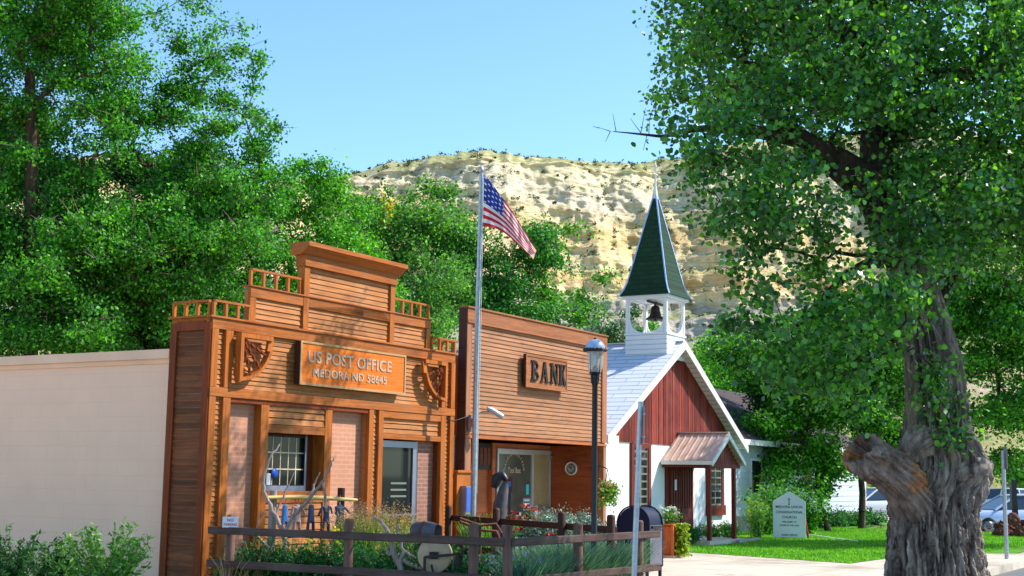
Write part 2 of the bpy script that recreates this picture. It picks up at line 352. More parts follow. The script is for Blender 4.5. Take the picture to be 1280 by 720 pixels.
def leaves(C,size,shape='kite',up=.35,var=.35):
    """one small face per centre C"""
    n=len(C); d=rng.normal(size=(n,3)); d[:,2]+=up; d,a,b=orthos(d)
    th=rng.uniform(0,2*np.pi,n)[:,None]; e1=a*np.cos(th)+b*np.sin(th); e2=-a*np.sin(th)+b*np.cos(th)
    s=size*(1+var*rng.uniform(-1,1,n))[:,None]
    if shape=='kite': pr=[(-.5,0,0),(-.05,.34,.06),(.55,0,0),(-.05,-.34,.06)]
    elif shape=='blade': pr=[(-.5,0,0),(-.1,.2,.04),(.6,0,0),(-.1,-.2,.04)]
    else: pr=[(-.42,.12,0),(-.2,.47,.05),(.25,.38,.02),(.55,0,-.05),(.25,-.38,.02),(-.2,-.47,.05)]
    V=np.stack([C+s*(e1*p[0]+e2*p[1]+d*p[2]) for p in pr],1).reshape(-1,3); k=len(pr)
    return V,np.arange(n*k).reshape(n,k)
def fit(o,parent): o.parent=parent
# ------------------------------------------------------------------ ground, streets, walks
def flat(name,poly,z,mat,thick=None,world=False):
    b=B(); pts=[(p if world else L(*p)[:2]) for p in poly]
    if thick: b.prism([(p[0],p[1]) for p in pts],'z',z-thick,z)
    else: b.add([(p[0],p[1],z) for p in pts],[tuple(range(len(pts)))])
    o=b.build(name,mat); o['kind']='structure'; return o
flat('ground',[(-2500,-2500),(2500,-2500),(2500,2500),(-2500,2500)],-.155,M['ground'],world=True)
flat('street',[(-60,-30),(90,-30),(90,-6.6),(-60,-6.6)],-.14,M['asph'])
flat('cross_street',[(35.9,-6.6),(64,-6.6),(64,40),(46,40),(46,2.2),(35.9,2.2)],-.136,M['conc'])
flat('terrace',[(-60,-6.45),(35.6,-6.45),(35.6,2.6),(45.6,2.6),(45.6,60),(-60,60)],0,M['ground'],.15)
flat('kerb',[(-60,-6.6),(35.75,-6.6),(35.75,-6.45),(-60,-6.45)],.012,M['conc'],.165)
flat('pavement',[(-60,-6.44),(35.6,-6.44),(35.6,-5.6),(21.9,-5.9),(21.3,-5.22),(17.02,-3.99),(14.71,-3.92),(15.6,-1.6),(16.28,.62),(16.2,2.58),(4.5,2.58),(4.5,1.2),(5.9,0.2),(3.4,-4.75),(-.2,-4.8),(-.3,-4.9),(-60,-4.9)],.006,M['conc'])
flat('garden_bed',[(-.35,-.1),(5.75,-.1),(3.3,-4.7),(-.3,-4.7)],.05,M['soil'],.04)
flat('bounce_gravel_yard',[(-.45,-.2),(-.45,-4.6),(-60,-4.6),(-60,14),(-3.4,14),(-3.4,.6)],.008,M['gravel'])  # unseen pale ground added to bounce warm light onto the beige wall
flat('lawn',[(16.30,.62),(15.62,-1.6),(14.74,-3.90),(17.02,-3.97),(21.3,-5.18),(21.9,-5.86),(35.5,-5.56),(35.5,2.5),(45.5,2.7),(45.5,3.9),(25.1,3.9),(25.0,2.5),(16.3,2.55)],.012,M['lawn'])
# grass blades over the lawn that the camera side sees
def lawn_blades():
    n=90000; s=rng.uniform(14.8,36,n); y=rng.uniform(-5.6,3.6,n)
    lim=np.interp(s,[14.7,17,21.3,35],[-3.9,-3.95,-5.15,-5.5]); left=np.interp(y,[-3.9,.62,2.6],[14.8,16.35,16.35])
    k=(y>lim)&(s>left)&~((s>19.3)&(s<22)&(y>1.)&(y<2.6))&(~((s<25)&(y>2.5))); s=s[k]; y=y[k]
    P=FO+s[:,None]*FU+y[:,None]*FV; n=len(P); h=rng.uniform(.03,.075,n)[:,None]; a=rng.uniform(0,2*np.pi,n)
    w=np.stack([np.cos(a),np.sin(a),0*a],1)*.012; t=rng.normal(0,.02,(n,3)); t[:,2]=0
    V=np.stack([P-w+[0,0,.01],P+w+[0,0,.01],P+t+np.array([0,0,1])*h],1).reshape(-1,3)
    o=polymesh('lawn_grass',V,np.arange(n*3).reshape(n,3),M['grass']); tag(o,'short bright green grass of the lawn in front of the church','grass',kind='stuff')
lawn_blades()
R0=FROT
# ------------------------------------------------------------------ post office
po=thing('post_office','orange cedar false front building with stepped parapet and orange name board','building',tuple(FO),R0)
b=B(); b.box(.03,5.77,.03,.7,0,3.6); 
# opening cut by building the shell from pieces instead
b=B()
b.box(.02,5.78,.04,.70,2.66,3.62); b.box(.02,.38,.04,.70,0,2.66); b.box(3.45,3.82,.04,.70,0,2.66); b.box(5.42,5.78,.04,.70,0,2.66)
b.box(.38,3.45,.55,.70,0,2.66); b.box(3.82,5.42,.6,.70,0,2.66); b.box(.74,5.05,.04,.13,3.62,4.13); b.box(1.85,4.03,.04,.14,4.13,4.86)
b.build('wall',M['slat'],po)
b=B(); b.box(.2,5.6,.9,14,0,3.1); b.build('side_wall',M['block'],po)
b=B(); b.box(.17,5.63,.88,14.02,3.1,3.165); b.box(.12,5.68,.86,14.06,3.165,3.29); b.build('coping',M['coping'],po)
# slats
s=B(); st=.066
s.lapx(.12,.26,.04,.1,3.52,st,.03); s.lapx(.40,5.41,.04,2.76,3.52,st,.026); s.lapx(3.57,3.70,.04,.1,2.64,st,.03); s.lapx(5.55,5.68,.04,.1,3.52,st,.03)
s.lapx(.84,1.83,.04,3.66,4.02,st,.026); s.lapx(4.05,4.95,.04,3.66,4.02,st,.026)
s.lapx(1.95,3.94,.04,3.66,4.02,st,.026); s.lapx(1.95,3.94,.04,4.15,4.60,.07,.026)
s.lapx(3.82,5.42,.04,2.29,2.53,.08,.02); s.lapx(1.19,2.42,.03,2.32,2.60,.09,.02); s.lapx(1.19,2.42,.03,.3,1.26,.1,.02)
s.build('slat_siding',M['slat'],po)
t=B(); 
t.box(.0,5.8,-.012,.05,3.52,3.665)                       # main band
t.box(-.004,5.804,-.022,.05,2.64,2.76)                    # fascia
t.box(3.82,5.42,-.008,.05,2.53,2.64); t.box(3.82,5.42,-.012,.06,2.21,2.29)
t.box(.72,5.07,.0,.05,4.02,4.16); t.box(1.95,3.94,.0,.05,4.02+.002,4.152)
t.box(1.03,2.58,.01,.06,2.60,2.66); t.box(1.19,2.42,.005,.06,2.21,2.32); t.box(1.19,2.42,.005,.06,1.26,1.42)
t.build('trim_band',M['trim'],po,bevel=.004)
def each(name,mat,boxes,parent):
    for q in boxes: B().box(*q).build(name,mat,parent,bevel=.004)
TB=[]
for x0,x1 in ((0,.12),(.26,.40),(3.45,3.57),(3.70,3.82),(5.41,5.55),(5.68,5.8)): 
    TB.append((x0,x1,-.016,.05,0,2.637)); 
    if x0 not in (3.45,3.70): TB.append((x0,x1,-.018,.05,2.763,3.517))
for x0,x1 in ((.72,.84),(4.95,5.07)): TB.append((x0,x1,.004,.05,3.667,4.018))
for x0,x1 in ((1.83,1.95),(3.93,4.05)): TB.append((x0,x1,-.006,.05,3.667,4.60))
TB+=[(1.03,1.19,-.0,.3,0,2.598),(2.42,2.58,.0,.3,0,2.598)]
each('trim_board',M['trimv'],TB,po)
c=B(); c.box(1.81,4.07,-.03,.15,4.60,4.76)
c.prism([(-.03,4.76),(-.14,4.865),(-.16,4.865),(-.16,4.93),(.18,4.93),(.18,4.76)],'x',1.72,4.16)
c.build('cornice',M['trim'],po,bevel=.004)
# tower side face
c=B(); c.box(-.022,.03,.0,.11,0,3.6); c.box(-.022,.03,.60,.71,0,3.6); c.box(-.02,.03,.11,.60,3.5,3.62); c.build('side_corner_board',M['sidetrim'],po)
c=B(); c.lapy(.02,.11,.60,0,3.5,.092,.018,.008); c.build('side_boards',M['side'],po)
c=B(); c.box(-.05,5.85,-.035,.74,3.665,3.69); c.box(-.0,5.8,.0,.71,3.6,3.665); c.build('parapet_cap',M['trim'],po)
c=B(); c.box(.70,5.09,-.02,.15,4.162,4.18); c.build('upper_parapet_cap',M['trim'],po)
# balustrades: each a part with its balusters beneath it
def balu(x0,x1,y0,y1,z0,z1,n):
    r=B(); r.bar((x0,y0,z1-.015),(x1,y1,z1-.015),.05,.03); o=r.build('balustrade_rail',M['trim'],po)
    for i in range(n):
        k=i/(n-1); x=x0+(x1-x0)*k; y=y0+(y1-y0)*k; q=B(); q.box(x-.02,x+.02,y-.02,y+.02,z0,z1-.03); q.build('baluster',M['trimv'],o)
balu(.02,.70,.0,.0,3.69,3.90,4); balu(.0,.0,.05,.68,3.69,3.896,4); balu(5.1,5.78,.0,.0,3.69,3.90,4); balu(5.8,5.8,.05,.68,3.69,3.896,4)
balu(.76,1.80,.05,.05,4.18,4.42,5); balu(4.08,5.05,.05,.05,4.18,4.42,5)
# brick panels
c=B(); c.box(.40,1.03,.13,.55,.0,2.64); c.box(2.58,3.45,.13,.55,0,2.64); c.build('brick_panel',M['brick'],po)
c=B(); c.box(4.91,5.42,.13,.6,0,2.21); c.build('entry_brick',M['brickd'],po)
c=B(); c.box(.40,3.45,.0,.13,2.58,2.64); c.box(3.82,5.42,.05,.6,2.215,2.3); c.box(5.40,5.42,.06,.13,0,2.2);c.build('soffit',M['sidetrim'],po)
# window
w=B(); 
for x0,x1,z0,z1 in ((1.19,1.23,1.42,2.21),(2.24,2.30,1.42,2.21),(1.23,2.24,2.17,2.21),(1.23,2.24,1.42,1.50)): w.box(x0,x1,.20,.25,z0,z1)
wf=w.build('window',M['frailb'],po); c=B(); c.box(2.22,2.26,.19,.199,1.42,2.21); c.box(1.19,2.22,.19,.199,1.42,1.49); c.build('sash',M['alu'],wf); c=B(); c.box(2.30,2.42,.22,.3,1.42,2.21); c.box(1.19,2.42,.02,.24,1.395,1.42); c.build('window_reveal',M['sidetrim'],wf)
c=B(); c.box(1.2,2.26,.235,.24,1.47,2.19); c.build('glass',M['glass'],wf)
c=B()
for i in range(1,6): x=1.23+1.01*i/6; c.box(x-.007,x+.007,.2315,.2345,1.5,2.17)
for z in (1.72,1.95): c.box(1.23,2.24,.228,.2335,z-.008,z+.008)
c.build('muntin',M['cream'],wf)
c=B(); c.box(1.27,1.52,.215,.223,1.50,1.66); c.build('paper_notice',M['paper'],wf)
c=B(); c.lathe([(.001,-.003),(.07,-.003),(.07,.003),(.001,.003)],(1.60,.212,1.66),16,'y'); c.build('blue_disc',M['blue'],wf)
# entry door
d=B()
for x0,x1,z0,z1 in ((3.84,3.90,0,2.19),(4.78,4.90,0,2.19),(3.90,4.78,2.09,2.19),(3.90,4.78,0,.2)): d.box(x0,x1,.09,.14,z0,z1)
dr=d.build('door',M['alu'],po); c=B(); c.box(3.9,4.78,.115,.121,.2,2.09); c.build('glass',M['glass'],dr)
c=B(); c.bar((3.9,.07,1.05),(4.84,.07,1.05),.025); c.build('push_bar',M['alu'],dr)
c=B(); [c.box(4.22,4.64,.108,.1145,z,z+.03) for z in (1.52,1.42,1.32)]; c.build('door_lettering',M['greyblind'],dr)
# name board
n=B(); n.box(1.70,4.22,-.10,-.088,2.92,3.50); nb=n.build('name_board',M['signorange'],po); n=B(); n.box(1.69,4.23,-.087,-.0,2.905,3.505); n.build('shade_dark_backing',M['frailb'],nb)  # dark backing colour stands for shade on the board's side faces
n=B(); y0,y1=-.112,-.10
n.box(1.68,4.24,y0,y1,3.485,3.515); n.box(1.68,4.24,y0,y1,2.895,2.93); n.box(1.68,1.712,y0,y1,2.93,3.485); n.box(4.208,4.24,y0,y1,2.93,3.485); n.build('board_frame',M['signedge'],nb)
text('lettering','US POST OFFICE',.232,M['letter'],nb,(1.84,-.104,3.225),(math.pi/2,0,0),.005,.004,1.13,space=1.06)
text('lettering','MEDORA ND 58645',.165,M['letter'],nb,(1.96,-.104,3.03),(math.pi/2,0,0),.005,.003,1.18,space=1.07)
# quarter-wheel brackets
def bracket(hx,sg):
    b_=B(); b_.box(min(hx,hx+sg*.06),max(hx,hx+sg*.06),-.13,-.03,2.86,3.50); b_.box(min(hx+sg*.06,hx+sg*.64),max(hx+sg*.06,hx+sg*.64),-.13,-.03,3.44,3.50)
    pts=[(hx+sg*(.05+.58*math.cos(a)),-.08,3.47-.58*math.sin(a)) for a in [math.radians(q) for q in range(0,91,9)]]
    for p,q in zip(pts,pts[1:]): b_.bar(p,q,.10,.045)
    o=b_.build('bracket',M['trimv'],po)
    for a in (22,45,68):
        a=math.radians(a); s_=B(); p0=np.array((hx+sg*.06,-.08,3.44)); d_=np.array((sg*math.cos(a),0,-math.sin(a)))
        for k in range(9): 
            q=p0+d_*(.05+k*.056); s_.bar(q-d_*.03+np.array([0,(-1)**k*.012,0]),q+d_*.03,.028,.028)
        s_.build('spoke',M['sidetrim'],o)
bracket(.43,1); bracket(5.40,-1)
# ------------------------------------------------------------------ gap between the buildings
g=thing('utility_box','grey electrical cabinet in the gap between post office and bank','utility box',L(5.83,.18,0),R0)
c=B(); c.box(.02,.30,0,.2,1.72,2.34); c.build('cabinet',M['found'],g); c=B(); c.box(.04,.15,-.012,0,2.08,2.26); c.build('yellow_sticker',M['yellow'],g)
g=thing('pay_phone','public telephone with blue and white panel on an orange wooden post','telephone',L(5.86,-.05,0),R0)
c=B(); c.box(0,.42,0,.12,0,1.72); c.box(-.02,.44,-.03,.14,1.72,1.76); c.build('backing_board',M['trimv'],g)
c=B(); c.box(.10,.26,-.12,-.002,.7,1.50); c.build('phone_body',M['alu'],g); c=B(); c.box(.11,.25,-.126,-.12,1.08,1.48); c.build('blue_panel',M['blue'],g); c=B(); c.box(.12,.24,-.128,-.12,.75,1.04); c.build('keypad',M['darkink'],g)
c=B(); c.tube([(.27,-.06,1.45),(.33,-.1,1.3),(.34,-.1,1.0),(.3,-.08,.9),(.27,-.06,1.05)],.012,6); c.build('cord',M['black'],g)
# ------------------------------------------------------------------ bank
bk=thing('bank','brown wooden false front bank building with lapped siding above a recessed glass entry','building',L(6.16,0,0),R0)
W=5.27
b=B(); b.box(.02,W-.02,.03,.16,2.34,4.5); b.box(.05,W-.05,.16,11,2.3,3.7); b.box(.02,.2,.16,11,0,2.34); b.box(.2,W-.2,1.3,11,0,2.3); b.build('wall',M['bankt'],bk)
b=B(); b.lapx(.16,W-.2,.03,2.37,4.27,.072,.026,.007); b.build('lapped_siding',M['bank'],bk)
b=B(); b.box(0,W,-.012,.14,4.27,4.50); b.box(-.02,W+.02,-.035,.18,4.50,4.53); b.box(0,W,-.03,.04,4.245,4.27); b.build('top_band',M['bankt'],bk,bevel=.004)
each('corner_board',M['banktv'],[(0,.16,-.008,.05,2.36,4.244),(W-.2,W,-.008,.05,2.36,4.244),(.02,.19,-.0,.16,0,2.299),(W-.12,W,-.0,.12,0,2.299)],bk)
b=B(); b.box(-.012,.02,-.0,.16,0,4.5); b.build('side_board',M['frailb'],bk); b=B(); b.box(-.34,-.014,.3,.34,0,3.6); b.build('gap_shade_panel',M['frailb'],bk)  # side board coloured dark, panel added; both stand for shade in the gap
b=B(); b.tube([(W+.07,.08,0),(W+.07,.08,2.5),(W+.2,.3,2.7)],.045,8); b.build('downspout',M['offwhite'],bk)
b=B(); b.box(0,W,-.015,1.3,2.30,2.34); b.build('soffit',M['bankin'],bk)
b=B(); b.lapx(.2,3.0,1.3,.0,2.3,.16,.015,.005); b.build('entry_siding',M['bankin'],bk)
b=B(); b.box(W-.14,W-.02,.12,1.3,0,2.3); b.lapy(W-.14,.12,1.3,0,2.3,.15,.02,.012); b.build('return_siding',M['bankiny'],bk)
b=B(); b.box(2.86,2.98,1.2,1.29,0,2.3); b.box(2.98,W-.15,1.2,1.29,2.2,2.3); b.build('entry_trim',M['bankin'],bk)
# glazed entry, x from 3.0 to 5.1 (window) (bank coordinates)
xw0,xm,xw1=3.0,4.36,5.10; yy=1.2
f=B()
for x0,x1,z0,z1 in ((xw0,xw0+.05,0,2.2),(xm-.04,xm+.04,0,2.2),(xw1-.06,xw1,0,2.2),(xw0+.05,xm-.04,2.1,2.2),(xm+.04,xw1-.06,2.12,2.2),(xw0+.05,xm-.04,0,.5),(xm+.04,xw1-.06,0,.12)): f.box(x0,x1,yy-.03,yy+.03,z0,z1)
fr=f.build('glazed_entry',M['alub'],bk)
c=B(); c.box(xw0,xm,yy,yy+.006,.5,2.1); c.build('window_glass',M['olive'],fr)
c=B(); c.box(xm,xw1,yy,yy+.006,.12,2.12); c.build('door_glass',M['tan'],fr)
c=B(); c.bar((xm+.05,yy-.05,1.05),(xw1-.03,yy-.05,1.05),.035); c.lathe([(.001,-.01),(.03,-.01),(.03,.01),(.001,.01)],(xw1-.04,yy-.06,2.08),10,'y'); c.build('push_bar',M['alu'],fr)
def parc(name,body,size,cx,cz,r,a0,a1,y):
    e=None; n=len(body)
    c_=B(); objs=[]
    for i,ch in enumerate(body):
        if ch==' ': continue
        a=math.radians(a0+(a1-a0)*i/(n-1)); o=text(name,ch,size,M['letter'],fr,(cx+r*math.cos(a),y,cz+r*math.sin(a)),(math.pi/2,0,0),.002,.002,1,'CENTER')
        o.rotation_euler=Euler((math.pi/2,-(a-math.pi/2)*1.,0),'XYZ'); o.data.transform(Matrix.Identity(4)); objs.append(o)
    # join letters into one mesh
    bm=bmesh.new()
    for o in objs:
        me=o.data.copy(); me.transform(Matrix.LocRotScale(o.location,o.rotation_euler,o.scale)); bm.from_mesh(me); bpy.data.objects.remove(o)
    me=bpy.data.meshes.new(name); bm.to_mesh(me); bm.free(); link(name,me,M['letter'],fr)
parc('arched_lettering','DAKOTA WESTERN',.085,3.66,1.72,.36,165,15,yy-.008)
text('lettering','Tool Box',.15,M['letter'],fr,(3.42,yy-.008,1.74),(math.pi/2,0,0),.002,.003,.85)
c=B(); c.box(3.30,3.62,yy-.004,yy,1.36,1.66); c.build('red_panel',M['redpanel'],fr)
c=B(); c.box(4.02,4.30,yy-.012,yy-.004,1.02,1.24); n_=c.build('hours_notice',M['darkink'],fr)
c=B(); [c.box(4.06,4.26,yy-.015,yy-.012,z,z+.03) for z in (1.19,1.13,1.06)]; [c.box(a,b_,yy-.014,yy-.012,e,g_) for a,b_,e,g_ in ((4.02,4.3,1.228,1.24),(4.02,4.3,1.02,1.03),(4.02,4.03,1.02,1.24),(4.29,4.3,1.02,1.24))]; c.build('white_lines',M['paper'],fr)
c=B(); c.box(3.78,3.95,yy-.01,yy-.003,.62,.98); c.box(4.48,4.62,yy-.01,yy-.003,.85,1.1); c.build('paper_notice',M['paper'],fr)
c=B(); c.box(4.14,4.24,yy-.01,yy-.003,1.32,1.52); c.build('teal_sticker',M['teal'],fr)
c=B(); c.box(3.04,3.2,yy-.01,yy-.003,.9,1.4); c.build('yellow_poster',M['tan'],fr)
# notice board, clock
nb=thing('notice_board','dark framed board hanging on the wall left of the bank window','notice board',L(6.16+2.26,1.275,1.80),R0)
c=B(); c.box(0,.60,-.04,0,.0,.48); c.build('board',M['iron'],nb); c=B(); [c.box(.05+.14*i,.15+.14*i,-.047,-.04,.08,.40) for i in range(4)]; c.build('panel',M['rusty'],nb)
ck=thing('clock','round cream clock on the shaded side wall of the bank entry','clock',L(6.16+W-.155,.70,1.85),R0)
c=B(); c.lathe([(.001,0),(.13,0),(.13,-.03),(.115,-.034),(.001,-.034)],(0,0,0),28,'x'); c.build('clock_face',M['clock'],ck)
c=B(); c.lathe([(.128,-.034),(.135,-.034),(.135,-.045),(.115,-.045),(.115,-.034)],(0,0,0),28,'x'); c.build('rim',M['offwhite'],ck)
c=B()
for k in range(12):
    a=math.radians(30*k); y=.085*math.sin(a); z=.085*math.cos(a); c.box(-.040,-.036,y-.012,y+.012,z-.012,z+.012)
c.bar((-.042,0,0),(-.042,.05,.03),.01); c.bar((-.042,0,0),(-.042,-.02,.07),.008); c.build('numerals_and_hands',M['darkink'],ck)
# BANK board: slab serif letters built from strokes
sg=B(); sg.box(1.87,3.40,-.085,-.075,3.29,3.855); bs=sg.build('name_board',M['bankt'],bk); sg=B(); sg.box(1.855,3.415,-.074,-.03,3.275,3.87); sg.build('shade_dark_backing',M['frailb'],bs)  # backing coloured dark for the shaded edges of this board
sg=B()
for a in ((1.85,3.42,3.835,3.875),(1.85,3.42,3.27,3.31)): sg.box(a[0],a[1],-.098,-.084,a[2],a[3])
for a in ((1.85,1.885),(3.385,3.42)): sg.box(a[0],a[1],-.098,-.084,3.31,3.835)
sg.build('board_frame',M['bankt'],bs)
lt=B(); zb,zt=3.39,3.77
def bx(x0,x1,z0,z1): lt.box(x0,x1,-.11,-.085,z0,z1)
def sl(xa,za,xb,zb_,w): lt.prism([(xa-w/2,za),(xa+w/2,za),(xb+w/2,zb_),(xb-w/2,zb_)],'y',-.108,-.085)
x=2.03
bx(x+.04,x+.11,zb,zt); bx(x,x+.13,zb,zb+.03); bx(x,x+.13,zt-.03,zt)
for zc,rz,rx in ((3.675,.09,.10),(3.485,.095,.12)):
    pts=[(x+.13+rx*math.cos(a),-.0975,zc+rz*.82*math.sin(a)) for a in np.linspace(-math.pi/2,math.pi/2,10)]
    pts=[(x+.08,-.0975,pts[0][2])]+pts+[(x+.08,-.0975,pts[-1][2])]
    for p,q in zip(pts,pts[1:]): lt.bar(p,q,.025,.04)
x=2.38; sl(x+.05,zb,x+.14,zt,.035); sl(x+.24,zb,x+.15,zt,.075); bx(x+.08,x+.2,zb+.11,zb+.14); bx(x,x+.1,zb,zb+.03); bx(x+.18,x+.31,zb,zb+.03)
x=2.75; bx(x+.03,x+.065,zb,zt); bx(x+.235,x+.27,zb,zt); sl(x+.25,zb,x+.06,zt,.075); bx(x,x+.1,zb,zb+.03); bx(x-.01,x+.1,zt-.03,zt); bx(x+.2,x+.3,zt-.03,zt)
x=3.09; bx(x+.03,x+.10,zb,zt); bx(x,x+.13,zb,zb+.03); bx(x,x+.13,zt-.03,zt); sl(x+.12,zb+.16,x+.22,zt,.035); sl(x+.23,zb,x+.13,zb+.21,.07); bx(x+.17,x+.28,zb,zb+.03); bx(x+.17,x+.27,zt-.03,zt)
lt.build('lettering',M['iron'],bs)
# wall camera on the bank corner
wc=thing('floodlight','white angled floodlight on an arm at the left corner of the bank front','floodlight',L(6.25,-.03,2.62),R0)
c=B(); c.box(-.05,.06,-.06,.0,-.22,.06); c.box(-.1,-.02,-.14,-.06,-.14,0); c.build('junction_box',M['alu'],wc)
c=B(); c.tube([(.0,-.05,.02),(.1,-.18,.12),(.22,-.28,.12)],.015,6); c.build('arm',M['alu'],wc)
c=B(); c.tube([(.16,-.24,.18),(.20,-.28,.165),(.42,-.38,.05)],[.035,.048,.048],12); c.build('lamp_head',M['steel'],wc)
w=B(); w.tube([(5.6-.0,0,0),(5.75,-.02,-.04),(5.95,-.02,0),(6.2,-.03,.06)],.008,5); o=w.build('cable',M['black'],None,loc=L(0,.0,2.60)); o.rotation_euler=(0,0,R0); tag(o,'black cable slung between post office corner and bank corner','cable')
# ------------------------------------------------------------------ church
ch=thing('church','small white church with red board gable, grey shingle roof and open bell tower','church',L(16.3,2.6,0),R0)
CX=4.32; EZ=2.66; RZ=5.36; HW=4.62; sl_=(RZ-EZ)/HW
b=B(); b.box(0,8.6,0,13,.0,2.72); b.build('wall',M['white'],ch)
b=B()
def roofz(x): return RZ-abs(x-CX)*sl_
# gable boards with battens
xs=0.0
while xs<8.6-.01:
    x1=min(xs+.15,8.6); za,zb_=roofz(xs+.004)-.05,roofz(x1)-.05
    zz=[(xs+.016,2.57),(x1,2.57),(x1,max(2.58,zb_)),(xs+.016,max(2.58,za))]
    if xs<CX<x1: zz=[(xs+.008,2.57),(x1,2.57),(x1,zb_),(CX,RZ-.05),(xs+.008,za)]
    pr=-.03+random.uniform(-.006,.006); b.prism(zz,'y',pr,.05); 
    xs=x1
b.build('gable_boards',M['redv'],ch)
b=B(); b.prism([(0,2.70),(8.6,2.70),(CX,RZ-.08)],'y',.05,13); b.build('gable_core',M['redt'],ch)
for sx,nm in ((-1,'roof'),(1,'roof')):
    b=B(); e=CX+sx*HW; poly=[(CX,RZ),(e,EZ),(e,EZ-.07),(CX,RZ-.07)] if sx>0 else [(CX,RZ),(CX,RZ-.07),(e,EZ-.07),(e,EZ)]
    b.prism(poly,'y',-.33,13.3); b.build(nm,M['shingle'],ch)
    b=B(); b.prism([(CX,RZ+.02),(e+sx*.02,EZ+.01),(e+sx*.02,EZ-.19),(CX,RZ-.21)],'y',-.37,-.332); b.build('rake_board',M['offwhite'],ch)
b=B(); b.box(-.46,-.31,-.30,13,2.53,2.66); b.box(-.46,.1,-.44,-.372,2.50,2.68); b.tube([(-.34,-.05,2.55),(-.1,-.06,2.3),(-.06,-.06,0.1)],.04,8); b.build('gutter',M['offwhite'],ch)
b=B(); b.bar((CX-.0,-.33,RZ+.01),(CX,13.3,RZ+.01),.2,.03); b.build('ridge_cap',M['shingle'],ch)
# tall windows and trim on the front (church coordinates x = s-16.3)
def cwin(x0,x1,z0,z1,box=False):
    f=B()
    for a in ((x0,x0+.16,z0,z1),(x1-.16,x1,z0,z1),(x0+.16,x1-.16,z1-.12,z1)): f.box(a[0],a[1],-.06,.0,a[2],a[3])
    if z0>.3: f.box(x0-.02,x1+.02,-.10,0,z0-.28,z0)
    o=f.build('window',M['redt'],ch); g_=B(); g_.box(x0+.16,x1-.16,-.02,-.012,z0,z1-.12); g_.build('glass',M['glass'],o)
    m_=B(); n=int((z1-z0)/.19); xa,xb=x0+.18,x1-.18
    for i in range(n+1): z=z0+.02+i*.19; m_.box(xa,xb,-.035,-.021,z-.022,z+.022)
    for x in (xa,(xa+xb)/2,xb): m_.box(x-.03,x+.03,-.034,-.021,z0,z1-.12)
    m_.build('muntin',M['greyblind'] if 'greyblind' in M else M['cream'],o)
cwin(1.63,2.78,.25,2.56); cwin(6.55,7.8,.95,2.5)
b=B(); b.box(3.75,5.55,-.05,.0,.12,2.12); b.build('door_frame',M['redt'],ch)
d=B(); d.box(3.9,4.62,-.09,-.05,.15,2.05); [d.box(x_,x_+.05,-.11,-.09,.9,2.0) for x_ in (3.94,4.10,4.26,4.42,4.55)]; [d.box(x_,x_+.03,-.11,-.09,.2,.8) for x_ in (3.94,4.58)]
d.box(4.66,5.38,-.09,-.05,.15,2.05); [d.box(x_,x_+.05,-.11,-.09,.9,2.0) for x_ in (4.70,4.86,5.02,5.18,5.31)]
dd=d.build('door',M['door'],ch); c=B(); c.box(4.14,4.26,-.125,-.112,1.38,1.66); c.build('door_notice',M['paper'],dd)
# porch
b=B(); b.box(3.2,5.75,-1.5,-.005,.0,.12); b.build('porch_slab',M['conc'],ch)
b=B()
px0,px1,pz0,pz1,pc=3.46,5.76,2.15,2.9,4.6
for e in (px0,px1):
    sx=-1 if e<pc else 1
    b.prism([(pc,pz1),(e,pz0),(e,pz0-.03),(pc,pz1-.03)],'y',-1.46,-.04)
    for k in range(8):
        y=-1.44+k*.19; b.bar((pc,y,pz1+.012),(e,y,pz0+.012),.03,.025)
b.bar((pc,-1.48,pz1+.02),(pc,-.04,pz1+.02),.14,.03)
b.build('porch_roof',M['metalroof'],ch)
b=B()
for e,sx in ((px0,-1),(px1,1)):
    b.prism([(pc,pz1-.0),(e+sx*.03,pz0-.01),(e+sx*.03,pz0-.13),(pc,pz1-.15)],'y',-1.50,-1.465)
b.box(px0-.035,px0-.002,-1.46,-.04,pz0-.10,pz0+.0); b.box(px1+.002,px1+.035,-1.46,-.04,pz0-.10,pz0)
b.build('porch_fascia',M['offwhite'],ch)
b=B(); 
x_=px0+.15
while x_<px1-.2: 
    zz=pz1-.1-abs(x_+.07-pc)*(pz1-pz0)/1.15; b.box(x_+.01,x_+.14,-1.34,-1.31,2.02,max(zz-.03,2.04)); x_+=.145
b.box(px0+.1,px1-.1,-1.37,-1.29,1.98,2.08); b.box(px0+.08,px0+.18,-1.3,-.03,1.98,2.08); b.box(px1-.18,px1-.08,-1.3,-.03,1.98,2.08); b.build('porch_gable',M['redt'],ch)
for x_ in (px0+.08,px1-.50):
    b=B(); b.box(x_,x_+.10,-1.37,-1.27,.1,1.98); b.build('porch_post',M['redt'],ch)
b=B(); b.bar((3.1,-1.0,2.6),(2.2,-.04,2.75),.05); 
# bell tower
tx0,tx1,ty0,ty1=3.63,4.85,-.12,1.10; tcx,tcy=(tx0+tx1)/2,(ty0+ty1)/2
tw=B(); n_=5
for k in range(n_):
    z0=4.86+k*.13; tw.box(tx0-.006*(k%1),tx1,ty0,ty1,z0,z0+.123); tw.box(tx0-.01,tx1+.01,ty0-.01,ty1+.01,z0,z0+.02)
tw.box(tx0-.03,tx1+.03,ty0-.03,ty1+.03,5.51,5.56); bt=tw.build('bell_tower',M['white'],ch)
for x_,y_ in ((tx0,ty0),(tx1-.085,ty0),(tx0,ty1-.085),(tx1-.085,ty1-.085)):
    c=B(); c.box(x_,x_+.085,y_,y_+.085,5.56,6.5); c.build('post',M['white'],bt)
